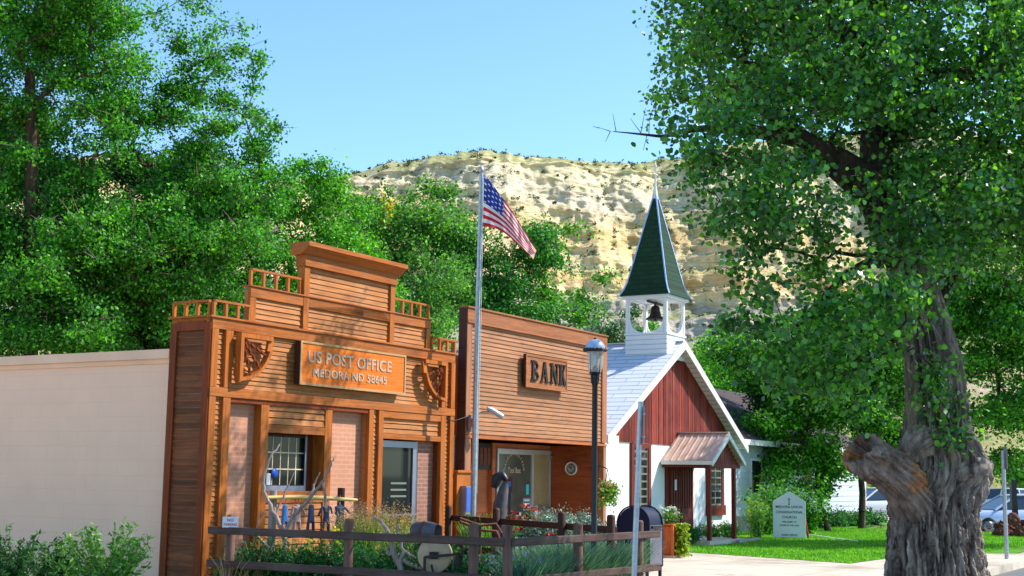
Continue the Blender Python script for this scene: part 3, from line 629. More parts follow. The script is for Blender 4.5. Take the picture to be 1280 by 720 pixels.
# arched braces: rings in each opening
def arch_side(axis,c0,lo,hi):
    bb=B(); n=20; r=(hi-lo)/2-.012; m=(lo+hi)/2; zc=6.03; T=.03
    for q in range(4):
        sx=1 if q in (0,3) else -1; sz=1 if q<2 else -1
        cx_,cz_=m+sx*(hi-lo)/2,zc+sz*.47; pts=[(cx_,cz_)]
        for k in range(n//2+1):
            a=math.pi/2*k/(n//2); pts.append((m+sx*r*math.cos(a)**(.8 if sz<0 else .28),zc+sz*.45*math.sin(a)**(.8 if sz<0 else .28)))
        if axis=='y': bb.prism(pts,'y',c0,c0+T)
        else: bb.prism(pts,'x',c0,c0+T)
    bb.build('arched_brace',M['white'],bt)
arch_side('y',ty0+.02,tx0+.1,tx1-.1); arch_side('y',ty1-.08,tx0+.1,tx1-.1); arch_side('x',tx0+.02,ty0+.1,ty1-.1); arch_side('x',tx1-.08,ty0+.1,ty1-.1)
c=B(); c.box(tx0-.08,tx1+.08,ty0-.08,ty1+.08,6.5,6.58); c.build('spire_eave',M['white'],bt)
sp=B(); hw0=(tx1-tx0)/2+.14; zt=9.62; prof=[(hw0,6.58),(hw0*.88,6.74),(hw0*.76,7.0),(hw0*.67,7.3),(.0,zt)]
vs=[]; 
for h_,z in prof[:-1]:
    hy=h_*(ty1-ty0)/(tx1-tx0); vs+=[(tcx-h_,tcy-hy,z),(tcx+h_,tcy-hy,z),(tcx+h_,tcy+hy,z),(tcx-h_,tcy+hy,z)]
vs.append((tcx,tcy,zt)); fs=[(3,2,1,0)]
for i in range(3): fs+=[(4*i+k,4*i+(k+1)%4,4*i+4+(k+1)%4,4*i+4+k) for k in range(4)]
fs+=[(12+k,12+(k+1)%4,16) for k in range(4)]; sp.add(vs,fs); sp.build('spire',M['gshingle'],bt)
hp=B()
for k in range(4):
    for i in range(3): hp.bar(vs[4*i+k],vs[4*i+4+k],.035,.035)
    hp.bar(vs[12+k],(tcx,tcy,zt),.035,.035)
hp.build('hip_flashing',M['globe'],bt)
c=B(); c.lathe([(.07,9.35),(.05,9.6),(.03,9.7),(.02,10.25),(.05,10.28),(.02,10.33),(.001,10.42)],(tcx,tcy,0),10); c.bar((tcx-.14,tcy,10.05),(tcx+.14,tcy,10.05),.025); c.build('finial',M['white'],bt)
c=B(); c.lathe([(.02,6.36),(.08,6.36),(.12,6.31),(.13,6.2),(.17,6.08),(.25,6.02),(.27,5.98),(.24,5.98),(.001,6.1)],(tcx,tcy,0),24); c.box(tcx-.03,tcx+.03,tcy-.03,tcy+.03,6.34,6.48); c.bar((tcx-.5,tcy,6.44),(tcx+.5,tcy,6.44),.06); c.lathe([(.001,6.04),(.035,5.98),(.001,5.92)],(tcx,tcy,0),8); c.build('bell',M['bronze'],bt)
# ------------------------------------------------------------------ white house behind
hs=thing('white_house','long white clapboard house with brown roof half hidden behind the leafy tree','house',L(25.6,3.9,0),R0)
sc=17.6
b=B(); b.box(0,sc,.02,8,.5,3.0); b.box(.05,sc-.05,.05,8,0,.5); b.build('wall',M['housewhite'],hs)
b=B(); b.lapx(0,sc,.02,.5,2.95,.2,.03,.006); b.build('clapboard_siding',M['housewhite'],hs)
b=B(); b.box(.1,sc-.1,0,.1,0,.49); b.build('foundation',M['found'],hs)
b=B(); b.prism([(-.4,2.85),(4,5.1),(8.4,2.85),(8.4,2.95),(4,5.22),(-.4,2.95)],'x',-.4,sc+.3); b.build('roof',M['dshingle'],hs)
b=B(); b.box(-.4,sc+.3,-.45,-.41,2.80,2.98); b.build('fascia',M['offwhite'],hs)
b=B(); b.prism([(0,2.9),(4,5.05),(8,2.9)],'x',.05,sc-.05); b.build('gable',M['white'],hs)
for x_ in (4.2,9.5):
    f=B(); f.box(x_,x_+1.0,-.04,.03,1.2,2.4); wf=f.build('window',M['offwhite'],hs); f=B(); f.box(x_+.08,x_+.92,-.05,-.041,1.28,2.32); f.build('glass',M['glass'],wf)
# ------------------------------------------------------------------ flagpole and flag
fp=thing('flagpole','tall silver flagpole with a ball top standing before the gap beside the bank','flagpole',L(5.58,-.57,0),0)
base=np.array(L(5.58,-.57,0)); 
pt_=atD(601.5,217,base[1])-base; pm_=atD(596,430,base[1])-base; pb_=atD(591.5,640,base[1])-base; pe_=pb_-(pm_-pb_)*(pb_[2]/(pm_[2]-pb_[2]))
b=B(); b.tube([tuple(pe_),tuple(pb_),tuple(pm_),tuple(pt_)],[.05,.047,.042,.030],12); b.build('pole',M['steel'],fp)
b=B(); b.lathe([(.001,0),(.03,.02),(.045,.07),(.03,.12),(.001,.14)],tuple(pt_-np.array([0,0,.01])),12); b.build('finial',M['steel'],fp)
b=B(); b.tube([tuple(pt_+np.array([.04,-.02,-.05])),tuple(pm_+np.array([.06,-.03,0])),tuple(pb_+np.array([.05,-.05,.3]))],.006,5); b.build('halyard',M['offwhite'],fp)
def flag():
    nu,nv=60,26; D0=base[1]
    # the four sides as they hang: hoist from top to bottom, fly falling away to the right
    def P(px,py,dd): return atD(px,py,D0+dd)
    V=[];uv=[]
    for i in range(nu+1):
        u=i/nu
        for j in range(nv+1):
            v=j/nv
            top=np.array([604.5+66*u**.95, 218+94*u**1.08]); bot=np.array([603.5+63*u, 283+43*u**1.9])
            k=top*(1-v)+bot*v
            k=k+np.array([0,1.6*math.sin(u*9+v*2)])*u
            dd=.10*math.sin(u*13+v*3.5)*(.25+u)+.05*math.sin(u*23-v*5)*u+.25*u
            V.append(P(k[0],k[1],dd)-base); uv.append((u,v))
    F_=[((i*(nv+1)+j),((i+1)*(nv+1)+j),((i+1)*(nv+1)+j+1),(i*(nv+1)+j+1)) for i in range(nu) for j in range(nv)]
    t=NT('flag_cloth'); tc=t.n('ShaderNodeUVMap'); sp=t.n('ShaderNodeSeparateXYZ'); t.l(tc.outputs[0],sp.inputs[0]); U_,V_=sp.outputs[0],sp.outputs[1]
    st=t.math('MODULO',t.math('MULTIPLY',V_,13.),2.); isred=t.math('LESS_THAN',st,1.)
    c=t.mix(isred,(.78,.78,.8,1),(.62,.02,.035,1))
    can=t.math('MULTIPLY',t.math('LESS_THAN',U_,.37),t.math('LESS_THAN',V_,7/13))
    fu=t.math('SUBTRACT',t.math('FRACT',t.math('MULTIPLY',U_,15.)),.5); fv=t.math('SUBTRACT',t.math('FRACT',t.math('MULTIPLY',V_,16.7)),.5)
    ru=t.math('FLOOR',t.math('MULTIPLY',U_,15.)); rv=t.math('FLOOR',t.math('MULTIPLY',V_,16.7)); par=t.math('MODULO',t.math('ADD',ru,rv),2.)
    d2=t.math('ADD',t.math('MULTIPLY',fu,fu),t.math('MULTIPLY',fv,fv)); star=t.math('MULTIPLY',t.math('LESS_THAN',d2,.085),t.math('LESS_THAN',par,.5))
    cb=t.mix(star,(.02,.05,.30,1),(.75,.75,.8,1)); c=t.mix(can,c,cb)
    p=t.n('ShaderNodeBsdfPrincipled'); t.l(c,p.inputs['Base Color']); p.inputs['Roughness'].default_value=.8
    tr=t.n('ShaderNodeBsdfTranslucent'); t.l(c,tr.inputs[0]); mx=t.n('ShaderNodeMixShader'); mx.inputs[0].default_value=.45; t.l(p.outputs[0],mx.inputs[1]); t.l(tr.outputs[0],mx.inputs[2]); t.l(mx.outputs[0],t.out.inputs[0])
    o=polymesh('flag',V,F_,t.m,None,True); me=o.data; ul=me.uv_layers.new(name='UVMap'); idx=np.zeros(len(me.loops),np.int32); me.loops.foreach_get('vertex_index',idx)
    ul.data.foreach_set('uv',np.array(uv,np.float32)[idx].ravel()); o.location=tuple(base); tag(o,'red white and blue striped flag with stars hanging from the silver pole','flag')
flag()
# ------------------------------------------------------------------ street lamp
lp=thing('street_lamp','black street lamp with clear lantern glass and pale blue dome before the bank','street lamp',tuple(atD(743,600,17)*np.array([1,1,0])),0)
b=B(); b.lathe([(.09,0),(.09,.1),(.06,.16),(.05,.5),(.038,.55),(.035,2.86),(.05,2.9),(.05,2.94),(.03,2.97)],(0,0,0),16); b.build('post',M['black'],lp)
b=B()
for k in range(4):
    a=math.pi/4+k*math.pi/2; c_,s_=math.cos(a),math.sin(a)
    b.tube([(.03*c_,.03*s_,2.80),(.06*c_,.06*s_,2.86),(.065*c_,.065*s_,2.93),(.08*c_,.08*s_,3.0),(.085*c_,.085*s_,3.25)],.007,6)
b.lathe([(.03,2.95),(.075,2.96),(.075,2.975),(.001,2.975)],(0,0,0),16); b.build('lantern_frame',M['black'],lp)
b=B(); b.lathe([(.075,2.98),(.10,3.05),(.108,3.25)],(0,0,0),24); b.build('lantern_glass',M['clear'],lp)
b=B(); b.lathe([(.04,2.97),(.04,3.02),(.03,3.05),(.001,3.06)],(0,0,0),12); b.build('lamp_socket',M['black'],lp)
b=B(); b.lathe([(.045,3.06),(.06,3.12),(.055,3.2),(.001,3.24)],(0,0,0),14); b.build('bulb',M['offwhite'],lp)
b=B(); b.lathe([(.10,3.235),(.150,3.245),(.155,3.262),(.12,3.275),(.10,3.28)],(0,0,0),24)
for k in range(18):
    a=2*math.pi*k/18; b.lathe([(.001,3.235),(.016,3.25),(.018,3.27),(.001,3.285)],(.138*math.cos(a),.138*math.sin(a),0),8)
b.build('lamp_shade_ring',M['black'],lp)
b=B(); b.lathe([(.125,3.272)]+[(.125*math.cos(a),3.272+.125*math.sin(a)) for a in np.linspace(.1,math.pi/2-.05,8)]+[(.001,3.398)],(0,0,0),24); b.build('dome',M['globe'],lp)
b=B(); b.lathe([(.02,3.39),(.02,3.41),(.001,3.42)],(0,0,0),10); b.build('dome_knob',M['black'],lp)
# ------------------------------------------------------------------ thin sign poles
def signpole(label,p0,p1,r,plate,az,group=None):
    p0=np.array(p0,float); p1=np.array(p1,float); o=thing('sign_pole',label,'sign pole',tuple(p0),0); d=p1-p0
    b=B(); b.tube([(0,0,0),tuple(d*.5),tuple(d)],r,10); b.build('pole',M['steel'],o)
    a,w,h=plate; u_=np.array([math.cos(az),math.sin(az),0]); nrm=np.array([-u_[1],u_[0],0]); b=B(); c0=d*a; zz=np.array([0,0,1.])
    off=nrm*(r+.012)*(-1)
    vs=[c0+off+u_*sx*w/2+zz*sz*h/2+nrm*t for t in (-.002,.002) for sx,sz in ((-1,-1),(1,-1),(1,1),(-1,1))]
    b.add(vs,[(3,2,1,0),(4,5,6,7),(0,1,5,4),(1,2,6,5),(2,3,7,6),(3,0,4,7)]); b.build('sign_plate',M['steel'],o)
    b=B(); [b.bar(c0+zz*k*h-u_*.02,c0+zz*k*h+off*1.2,.015) for k in (-.3,.3)]; b.build('bolt',M['steel'],o); return o
q=atD(788.5,760,13); q1=atD(801,502,13)
q[2]=-.0; 
signpole('leaning grey metal pole with an edge-on sign plate in front of the mailbox',(q[0],q[1],0),q1,.028,(.905,.40,.36),math.radians(84))
p_=atZ(1258.5,699,0); q1=atD(1253.5,563,p_[1]); signpole('thin grey metal pole with narrow sign plate right of the big tree trunk',p_,q1,.045,(.93,.4,.5),math.radians(80))
# black post near the cars
p_=atD(1271,668,45); p_[2]=0; q_=atD(1266,600,45); o=thing('black_post','dark square post standing by the red rocks at the right edge','post',tuple(p_),0)
b=B(); b.bar((0,0,-.15),tuple(q_-p_),.15); b.build('post_shaft',M['frailb'],o); b=B(); b.bar(tuple(q_-p_-np.array([0,0,.9])),tuple(q_-p_+np.array([0,0,.02])),.17); b.build('post_sleeve',M['black'],o)
# ------------------------------------------------------------------ garden fence: front (two runs) and back (one run)
def fence(label,pts,zs,posts,h,mats,group=None,rail_out=.05,tilt=0,low=1):
    o=thing('rail_fence',label,'fence',(pts[0][0],pts[0][1],0),0,group); P0=np.array([pts[0][0],pts[0][1],0])
    for i in range(len(pts)-1):
        p=np.array([pts[i][0],pts[i][1],0])-P0; q=np.array([pts[i+1][0],pts[i+1][1],0])-P0; d=(q-p)/np.linalg.norm(q-p); nn=np.array([d[1],-d[0],0]); 
        Ln=np.linalg.norm(q-p); ang=math.atan2(d[1],d[0])
        for z in zs:
            b=B(); n=max(2,int(Ln/.5)); 
            for k in range(1): 
                b.box(-.02,Ln+.02,-.02,.02,-.045,.045)
            r=b.build('rail',mats[0],o,bevel=.012); r.location=tuple(p+nn*rail_out*-1*0+nn*.065+np.array([0,0,z])); r.rotation_euler=(0,0,ang)
    proto=None
    for (x,y,hh) in posts:
        if proto is None:
            b=B(); b.lathe([(.055,0),(.055,h-.03),(.045,h-.008),(.001,h)],(0,0,0),12); proto=b.build('fence_post',mats[1],o); c=proto
        else: c=proto.copy(); COL.objects.link(c)
        c.location=(x-P0[0],y-P0[1],0); c.scale=(1,1,hh/h); c.rotation_euler=(random.uniform(-.01,.01),random.uniform(-.01,.01),random.uniform(0,3))
    return o
A_=atD(266.7,662,17.0); Bp=atD(636,676,14.9); C_=atD(818,667,17.8)
def posat(px,pa,pb):
    # ground point on segment pa-pb seen at pixel column px
    d=ray(px,640); a=np.array([pa[0],pa[1]]); dd=np.array([pb[0]-pa[0],pb[1]-pa[1]]); M2=np.array([[d[0],-dd[0]],[d[1],-dd[1]]]); t=np.linalg.solve(M2,a); return a+dd*t[1]
zt_=.955
def off2(p,q,k):
    d=np.array([q[0]-p[0],q[1]-p[1]]); d/=np.linalg.norm(d); n=np.array([d[1],-d[0]]); return n*k
B1=posat(633,A_,Bp)
pf=[tuple(posat(x,A_,Bp)) for x in (290,437,593)]
fence('dark weathered two-rail fence along the near left side of the garden',[A_[:2],B1],(zt_,zt_-.40,.16),[(x,y,1.15) for x,y in pf],1.15,(M['frail'],M['fpost']),'garden fence runs')
p2=[tuple(posat(x,Bp,C_)) for x in (636,724,799)]
fence('dark two-rail fence run from the corner post to the mailbox',[Bp[:2],C_[:2]],(zt_,zt_-.42),[(x,y,1.14) for x,y in p2],1.14,(M['frail'],M['fpost']),'garden fence runs')
K0=atD(764,660,17.6); K1=np.array(L(5.35,-.12,0)); 
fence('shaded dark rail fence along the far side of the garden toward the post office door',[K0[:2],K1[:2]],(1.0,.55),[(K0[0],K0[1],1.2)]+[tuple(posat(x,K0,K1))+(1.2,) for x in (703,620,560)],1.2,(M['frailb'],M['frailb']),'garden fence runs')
# small notice on the first post
f0=pf[0]; o=thing('notice_sign','small white notice with red lettering on the left fence post','sign',(f0[0]-.0,f0[1]-.07,1.06),math.radians(8))
b=B(); b.box(-.095,.095,-.006,.0,-.065,.065); b.build('board',M['notice'],o)
text('lettering','NO',.05,M['redink'],o,(0,-.0075,.008),(math.pi/2,0,0),.001,.001,1,'CENTER'); text('lettering','PARKING',.04,M['redink'],o,(0,-.0075,-.042),(math.pi/2,0,0),.001,.001,.95,'CENTER')
# ------------------------------------------------------------------ mailbox
mb=thing('mailbox','dark blue round-topped collection mailbox on four short legs by the pavement','mailbox',L(7.58,-2.56,0),R0)
# local frame: x = along street (profile normal is -x), y = depth; the hatch faces -y (street)
b=B(); wd,dp=.52,.56; z0,z1=.24,.93
prof=[(-dp/2,z0),(dp/2,z0),(dp/2,z1)]+[(dp/2*math.cos(a),z1+.27*math.sin(a)) for a in np.linspace(0,math.pi,19)[1:-1]]+[(-dp/2,z1)]
b.prism(prof,'x',-wd/2,wd/2); b.build('body',M['navy'],mb,bevel=.012)
b=B()
for x0,x1 in ((-wd/2-.012,-wd/2+.02),(wd/2-.02,wd/2+.012)):
    pr2=[(p*1.03,z0+(z-z0)*1.015) for p,z in prof]; 
    for p,q in zip(pr2,pr2[1:]+pr2[:1]): b.bar(((x0+x1)/2,p[0],p[1]),((x0+x1)/2,q[0],q[1]),.022)
b.build('rim',M['navy'],mb)
b=B(); b.box(-wd/2+.02,wd/2-.02,-dp/2-.012,-dp/2-.001,z0+.02,z1-.02); b.build('front_panel',M['navyg'],mb)
b=B(); b.box(-.2,.2,-dp/2-.05,-dp/2-.012,.86,.9); b.bar((-.12,-dp/2-.06,.83),(.12,-dp/2-.06,.83),.02); b.build('pull_handle',M['iron'],mb)
b=B(); b.box(-.16,.16,-dp/2-.016,-dp/2-.0125,.45,.66); b.build('hours_label',M['navyg'],mb)
b=B(); b.box(-wd/2-.018,-wd/2-.0121,-.1,.04,.60,.71); b.build('blue_label',M['blue'],mb)
for sx in (-1,1):
    for sy in (-1,1):
        b=B(); b.prism([(sy*(dp/2-.01),0),(sy*(dp/2-.01),z0),(sy*(dp/2-.12),z0),(sy*(dp/2-.055),z0-.07),(sy*(dp/2-.055),0)],'x',sx*(wd/2-.01)-.02,sx*(wd/2-.01)+.02); b.build('leg',M['navy'],mb)
# ------------------------------------------------------------------ church sign
sg=thing('church_sign','white upright gable-topped sign board with dark lettering on the church lawn','sign',tuple(atZ(987,674,0)),math.radians(-14)-0.0)
b=B(); b.prism([(-.43,.04),(.43,.04),(.43,1.06),(0,1.32),(-.43,1.06)],'y',-.03,.03); b.build('board',M['white'],sg,bevel=.006)
b=B(); 
for p,q in (((-.45,1.05),(0,1.335)),((0,1.335),(.45,1.05)),((-.445,0),(-.445,1.06)),((.445,0),(.445,1.06))): b.bar((p[0],0,p[1]),(q[0],0,q[1]),.04,.075)
b.build('frame',M['white'],sg)
b=B(); b.bar((-.36,.03,1.1),(-.36,.5,0),.05); b.bar((.36,.03,1.1),(.52,.5,0),.05); b.build('prop',M['sidetrim'],sg)
def st(s,z,size,m,sx=1.): text('lettering',s,size,m,sg,(0,-.034,z),(math.pi/2,0,0),.001,.0012,sx,'CENTER')
st('MEDORA UNION',.095,.095,M['greyink']) if False else None
st('MEDORA UNION',.89,.10,M['darkink']); st('CONGREGATIONAL',.74,.10,M['darkink'],.84); st('CHURCH',.595,.10,M['darkink']); st('WELCOME TO',.475,.062,M['darkink']); st('HOUSE OF THE LORD',.375,.062,M['darkink'],.92); st('SUNDAY SERVICE',.10,.066,M['darkink'],.85)
b=B(); b.bar((0,-.034,.99),(0,-.034,1.19),.014); b.bar((-.04,-.034,1.14),(.04,-.034,1.14),.014); b.lathe([(.001,-.033),(.02,-.033),(.02,-.038),(.001,-.038)],(0,0,1.0),8,'y'); b.build('cross_emblem',M['darkink'],sg)
for s_ in ((0,),): pass
# low white edging pipe behind the sign
b=B(); b.tube([atZ(1008,668,.03),atZ(1040,673,.03),atZ(1072,677,.03)],.03,8); o=b.build('edging_rail',M['offwhite'],None); tag(o,'low pale edging pipe on the lawn right of the church sign','edging')
b=B(); b.tube([atZ(922,678,.05),atZ(948,674,.05)],.06,8); o=b.build('edging_log',M['drift'],None); tag(o,'short pale edging log on the lawn between porch and sign','edging')
# ------------------------------------------------------------------ planter box and basket
pl=thing('planter_box','tall orange wooden planter box on the pavement right of the mailbox','planter',tuple(atZ(835,697,0)+np.array([0,0,.006])),R0)
b=B(); b.box(-.18,.18,-.18,.18,.06,.66); [b.box(x-.19 if 0 else x,x+.05,y,y+.05,.0,.68) for x in (-.21,.16) for y in (-.21,.16)]; b.build('box',M['planter'],pl,bevel=.004)
b=B(); b.box(-.22,.22,-.22,.22,.68,.71); b.build('rim',M['planter'],pl); b=B(); b.box(-.24,.24,-.24,.24,0,.05); b.build('plinth',M['terra'],pl)
# ------------------------------------------------------------------ hitching rail with hanging clothes
Y=17.45
h0=atD(338,622,Y); h1=atD(438,625,Y+.75)
hr=thing('hitching_rail','rustic hitching rail of one pale peeled log on two dark posts below the window','hitching rail',(h0[0],h0[1],0),math.atan2(h1[1]-h0[1],h1[0]-h0[0]))
Lr=math.hypot(h1[0]-h0[0],h1[1]-h0[1]); zr=h0[2]; zr1=h1[2]
b=B(); b.tube([(-.08,-.07,zr),(Lr*.3,-.07,zr+.01),(Lr*.6,-.075,zr-.0),(Lr+.06,-.07,zr1)],[.026,.030,.032,.02],10); b.build('log_rail',M['log'],hr)
for x,top in ((.03,zr+.09),(Lr*.87,zr+.13)):
    b=B(); b.tube([(x,0,0),(x+.01,0,top)],[.055,.05],10); b.build('rail_post',M['drift'] if x<.5 else M['frailb'],hr)
def clothes(px,mat1,mat2,label,arms=True,lean=0):
    """small hanging overalls: one continuous cloth body with two legs, grown from a skinned skeleton"""
    t=(px-338)/100.; x=t*Lr; z=zr-.06
    V=[(0,0,-.20),(0,0,-.10),(0,0,-.02),(-.035,0,-.24),(-.045,.01,-.42),(.035,0,-.24),(.05,.01,-.42),(-.06,0,-.05),(-.10+lean,-.02,-.17),(.06,0,-.05),(.11+lean,-.02,-.15)]
    E=[(0,1),(1,2),(0,3),(3,4),(0,5),(5,6),(1,7),(7,8),(1,9),(9,10)] if arms else [(0,1),(1,2),(0,3),(3,4),(0,5),(5,6)]
    if not arms: V=V[:7]
    rad=[.042,.048,.035,.030,.030,.030,.030,.024,.020,.024,.020]
    me=bpy.data.meshes.new('overalls'); me.from_pydata(V,E,[]); o=bpy.data.objects.new('overalls',me); COL.objects.link(o)
    me.materials.append(mat1); o.modifiers.new('skin','SKIN'); o.modifiers.new('sub','SUBSURF').levels=1; o.modifiers['sub'].render_levels=2
    for v,r in zip(me.skin_vertices[0].data,rad): v.radius=(r,r*.6)
    me.skin_vertices[0].data[0].use_root=True
    a=math.atan2(h1[1]-h0[1],h1[0]-h0[0]); 
    o.location=(h0[0]+math.cos(a)*x+math.sin(a)*.09,h0[1]+math.sin(a)*x-math.cos(a)*.09,z); o.rotation_euler=(0,0,a)
    tag(o,label,'hanging clothes',group='small clothes hung along the hitching rail')
    b=B(); b.tube([(0,.0,-.02),(-.03,.03,.04),(-.03,.05,.09)],.006,5); b.tube([(0,.0,-.02),(.03,.03,.04),(.03,.05,.09)],.006,5); s=b.build('strap',mat2,o)
clothes(352,M['sky_cloth'],M['redcloth'],'small bright blue outfit hung at the left end of the hitching rail',arms=False)
clothes(367,M['pinkcloth'],M['redcloth'],'small pale pink outfit hung second from the left on the rail')
clothes(384,M['denim'],M['drift'],'small dark denim outfit hung at the middle of the rail',arms=False)
clothes(403,M['denim'],M['denim'],'small denim overalls hung right of the middle of the rail',lean=-.03)
clothes(420,M['denim'],M['drift'],'small denim overalls with bent arm at the right end of the rail',lean=.04)
# ------------------------------------------------------------------ driftwood pieces
def wobble(pts,n=5,amp=.02):
    out=[]; pts=[np.array(p,float) for p in pts]
    for p,q in zip(pts,pts[1:]):
        for k in range(n): out.append(p+(q-p)*k/n+rng.normal(0,amp,3)*(1 if k else .3))
    out.append(pts[-1]); return out
def drift(name,label,strands,D,mat=None,cat='driftwood'):
    b=B(); c=None
    for pts,r0,r1 in strands:
        P=[atD(x,y,D+dz) for x,y,dz in pts]; 
        if c is None: c=np.array([P[0][0],P[0][1],0.])
        W=wobble([p-c for p in P],4,.008); b.tube(W,list(np.linspace(r0,r1,len(W))),8)
    o=b.build(name,mat or M['drift'],None); o.location=tuple(c); return tag(o,label,cat)
drift('driftwood_branch','forked grey driftwood branch standing upright before the post office window',
 [([(356,760,0),(356,668,0),(345,645,0),(331,618,0),(329,600,0),(340,568,0),(350,555,.1)],.034,.007),
  ([(356,668,0),(366,645,0),(388,622,-.1),(402,603,-.1),(412,585,-.15),(417,572,-.2)],.03,.006),([(388,622,-.1),(392,606,0),(400,590,0)],.02,.006),([(402,603,-.1),(408,640,-.1),(407,612,-.1),(406,598,-.15)],.012,.006),([(345,645,0),(356,615,.1),(368,590,.15)],.018,.005),
  ([(330,640,0),(322,650,0),(318,676,0)],.012,.008),([(350,700,0),(332,682,0),(320,668,0)],.03,.015)],17.1)
drift('driftwood_stump','gnarled pale driftwood root lying in the garden behind the middle fence rail',
 [([(505,730,0),(500,706,0),(492,690,0),(486,668,0),(476,652,.1),(465,645,.2)],.045,.01),([(500,706,0),(504,688,0),(498,668,0),(497,655,0)],.03,.008),([(505,700,0),(515,706,0),(530,712,0),(541,714,0)],.032,.012),([(492,690,0),(486,694,0),(484,684,0)],.03,.01),([(504,688,0),(512,695,0),(520,697,0)],.025,.01)],15.9)
# ------------------------------------------------------------------ grindstone
gc=atD(544,694,15.75); gs=thing('grindstone','round tan grindstone wheel in a dark iron frame behind the lower fence rails','grindstone',(gc[0],gc[1],0),math.radians(-12))
z=gc[2]; b=B(); b.lathe([(.02,-.04),(.19,-.045),(.20,-.035),(.20,.035),(.19,.045),(.02,.04)],(0,0,z),40,'y'); b.build('stone_wheel',M['stone'],gs)
b=B(); b.lathe([(.001,-.09),(.03,-.09),(.04,-.05),(.04,.05),(.03,.09),(.001,.09)],(0,0,z),12,'y'); b.box(-.05,.05,-.075,-.045,z-.04,z+.04); b.build('axle_hub',M['iron'],gs)
b=B()
for y in (-.085,.085):
    b.bar((-.10,y,z-.02),(.36,y,z+.03),.03); b.bar((-.10,y,z-.02),(-.1,y,.0),.025); b.bar((.28,y,z),(.36,y,0),.03); b.bar((.28,y,z),(.10,y,.0),.025); b.bar((-.02,y,z-.1),(.12,y,.1),.02)
b.bar((.3,-.1,z+.02),(.3,.1,z+.02),.03); b.tube([(.3,-.0,z+.02),(.42,0,z+.10),(.5,0,z+.09)],.015,6); b.tube([(.32,0,z+.05),(.30,0,z+.18),(.25,0,z+.2)],.02,6); b.build('iron_frame',M['iron'],gs)
b=B(); b.lathe([(.001,-.02),(.04,-.02),(.05,0),(.04,.02),(.001,.02)],(.29,-.02,z+.15),10,'x'); b.build('red_seat',M['rusty'],gs)
gb=atD(532,662,16.7); o=thing('enamel_pot','blue grey enamel pot lying on its side above the grindstone','pot',(gb[0],gb[1],gb[2]-.06),math.radians(-25))
b=B(); b.lathe([(.05,-.17),(.10,-.165),(.125,-.12),(.13,.0),(.12,.1),(.10,.16),(.105,.17),(.09,.17),(.11,.0),(.05,-.12)],(0,0,.03),24,'x'); b.build('pot_body',M['enamel'],o); 
b=B(); b.lathe([(.131,-.03),(.135,-.02),(.135,.0),(.131,.01)],(0,0,.03),24,'x'); b.tube([(.15,0,.13),(.22,0,.1),(.22,0,-.02),(.15,0,-.06)],.01,6); b.build('band_and_handle',M['rusty'],o)
b=B(); b.box(-.12,.12,-.08,.08,-.75,-.11); pd=b.build('stump_base',M['barkd'],o)
# red metal garden bench-like rods behind the corner posts
o=thing('iron_plough','rusty red iron plough handles showing behind the fence corner','plough',tuple(atD(606,700,17.2)*np.array([1,1,0])),0)
c0=np.array(o.location); f_=lambda x,y,d=17.2: tuple(atD(x,y,d)-c0)
b=B(); b.tube([f_(575,648),f_(600,657),f_(620,655),f_(628,668),f_(626,690)],.018,7); b.build('handle',M['rusty'],o)
b=B(); b.tube([f_(575,652,17.5),f_(602,663,17.5),f_(620,664,17.5),f_(632,690,17.5)],.018,7); b.build('handle',M['rusty'],o)
b=B(); b.tube([f_(600,657),f_(600,690),f_(590,725)],.02,7); b.tube([f_(626,690),f_(624,735)],.02,7); b.bar(f_(588,700),f_(632,706),.04); b.build('beam',M['rusty'],o)
# grey figure before the bank window
q=atD(625,640,20.6); o=thing('garden_figure','grey curved garden figure with dark round hat in front of the bank window','garden sculpture',(q[0],q[1],0),0)
zt2=atD(624,600,20.6)[2]-.02
b=B(); b.tube([(0,0,.0),(.0,0,.6),(.0,0,zt2-.35),(.05,0,zt2-.15),(.09,0,zt2-.02)],[.12,.13,.11,.08,.05],14); b.build('body',M['enamel'],o)
b=B(); b.tube([(-.10,0,zt2-.10),(-.06,0,zt2+.05),(.02,0,zt2+.10),(.09,0,zt2+.02)],[.05,.085,.08,.04],12); b.build('hat',M['black'],o)
b=B(); b.box(.10,.16,-.03,.03,zt2-.08,zt2-.0); b.build('cup',M['sky_cloth'],o); b=B(); b.bar((.14,0,0),(.14,0,zt2-.08),.035); b.build('staff',M['black'],o)
# ------------------------------------------------------------------ red rocks (one thing each)
for i in range(16):
    row=i//7; k=i%7 if i<14 else (i-14)*3+2
    px=1224+k*6.6+row*3; D=44+row*.3*(1 if row<2 else 0)
    p=atD(px,0,D+random.uniform(-.3,.3)); r=random.uniform(.14,.24)
    me=bpy.data.meshes.new('boulder'); bm=bmesh.new(); bmesh.ops.create_icosphere(bm,subdivisions=3,radius=1)
    ph=rng.uniform(0,9,3)
    for v in bm.verts:
        n_=math.sin(v.co.x*4+ph[0])*math.sin(v.co.y*4.6+ph[1])*math.sin(v.co.z*5+ph[2]); n2_=math.sin(v.co.x*9+ph[2])*math.sin(v.co.z*11+ph[0])
        v.co*= 1+.22*n_+.13*n2_
    bm.to_mesh(me); bm.free(); o=link('boulder',me,M['rock']); o.scale=(r*1.25,r,r*.8); o.location=(p[0],p[1],-.0+r*.55+row*.24-.03); o.rotation_euler=(random.random(),random.random(),random.random()*6)
    tag(o,'red brown rough rock in the rock pile right of the big tree','rock',group='red rocks piled beside the street')
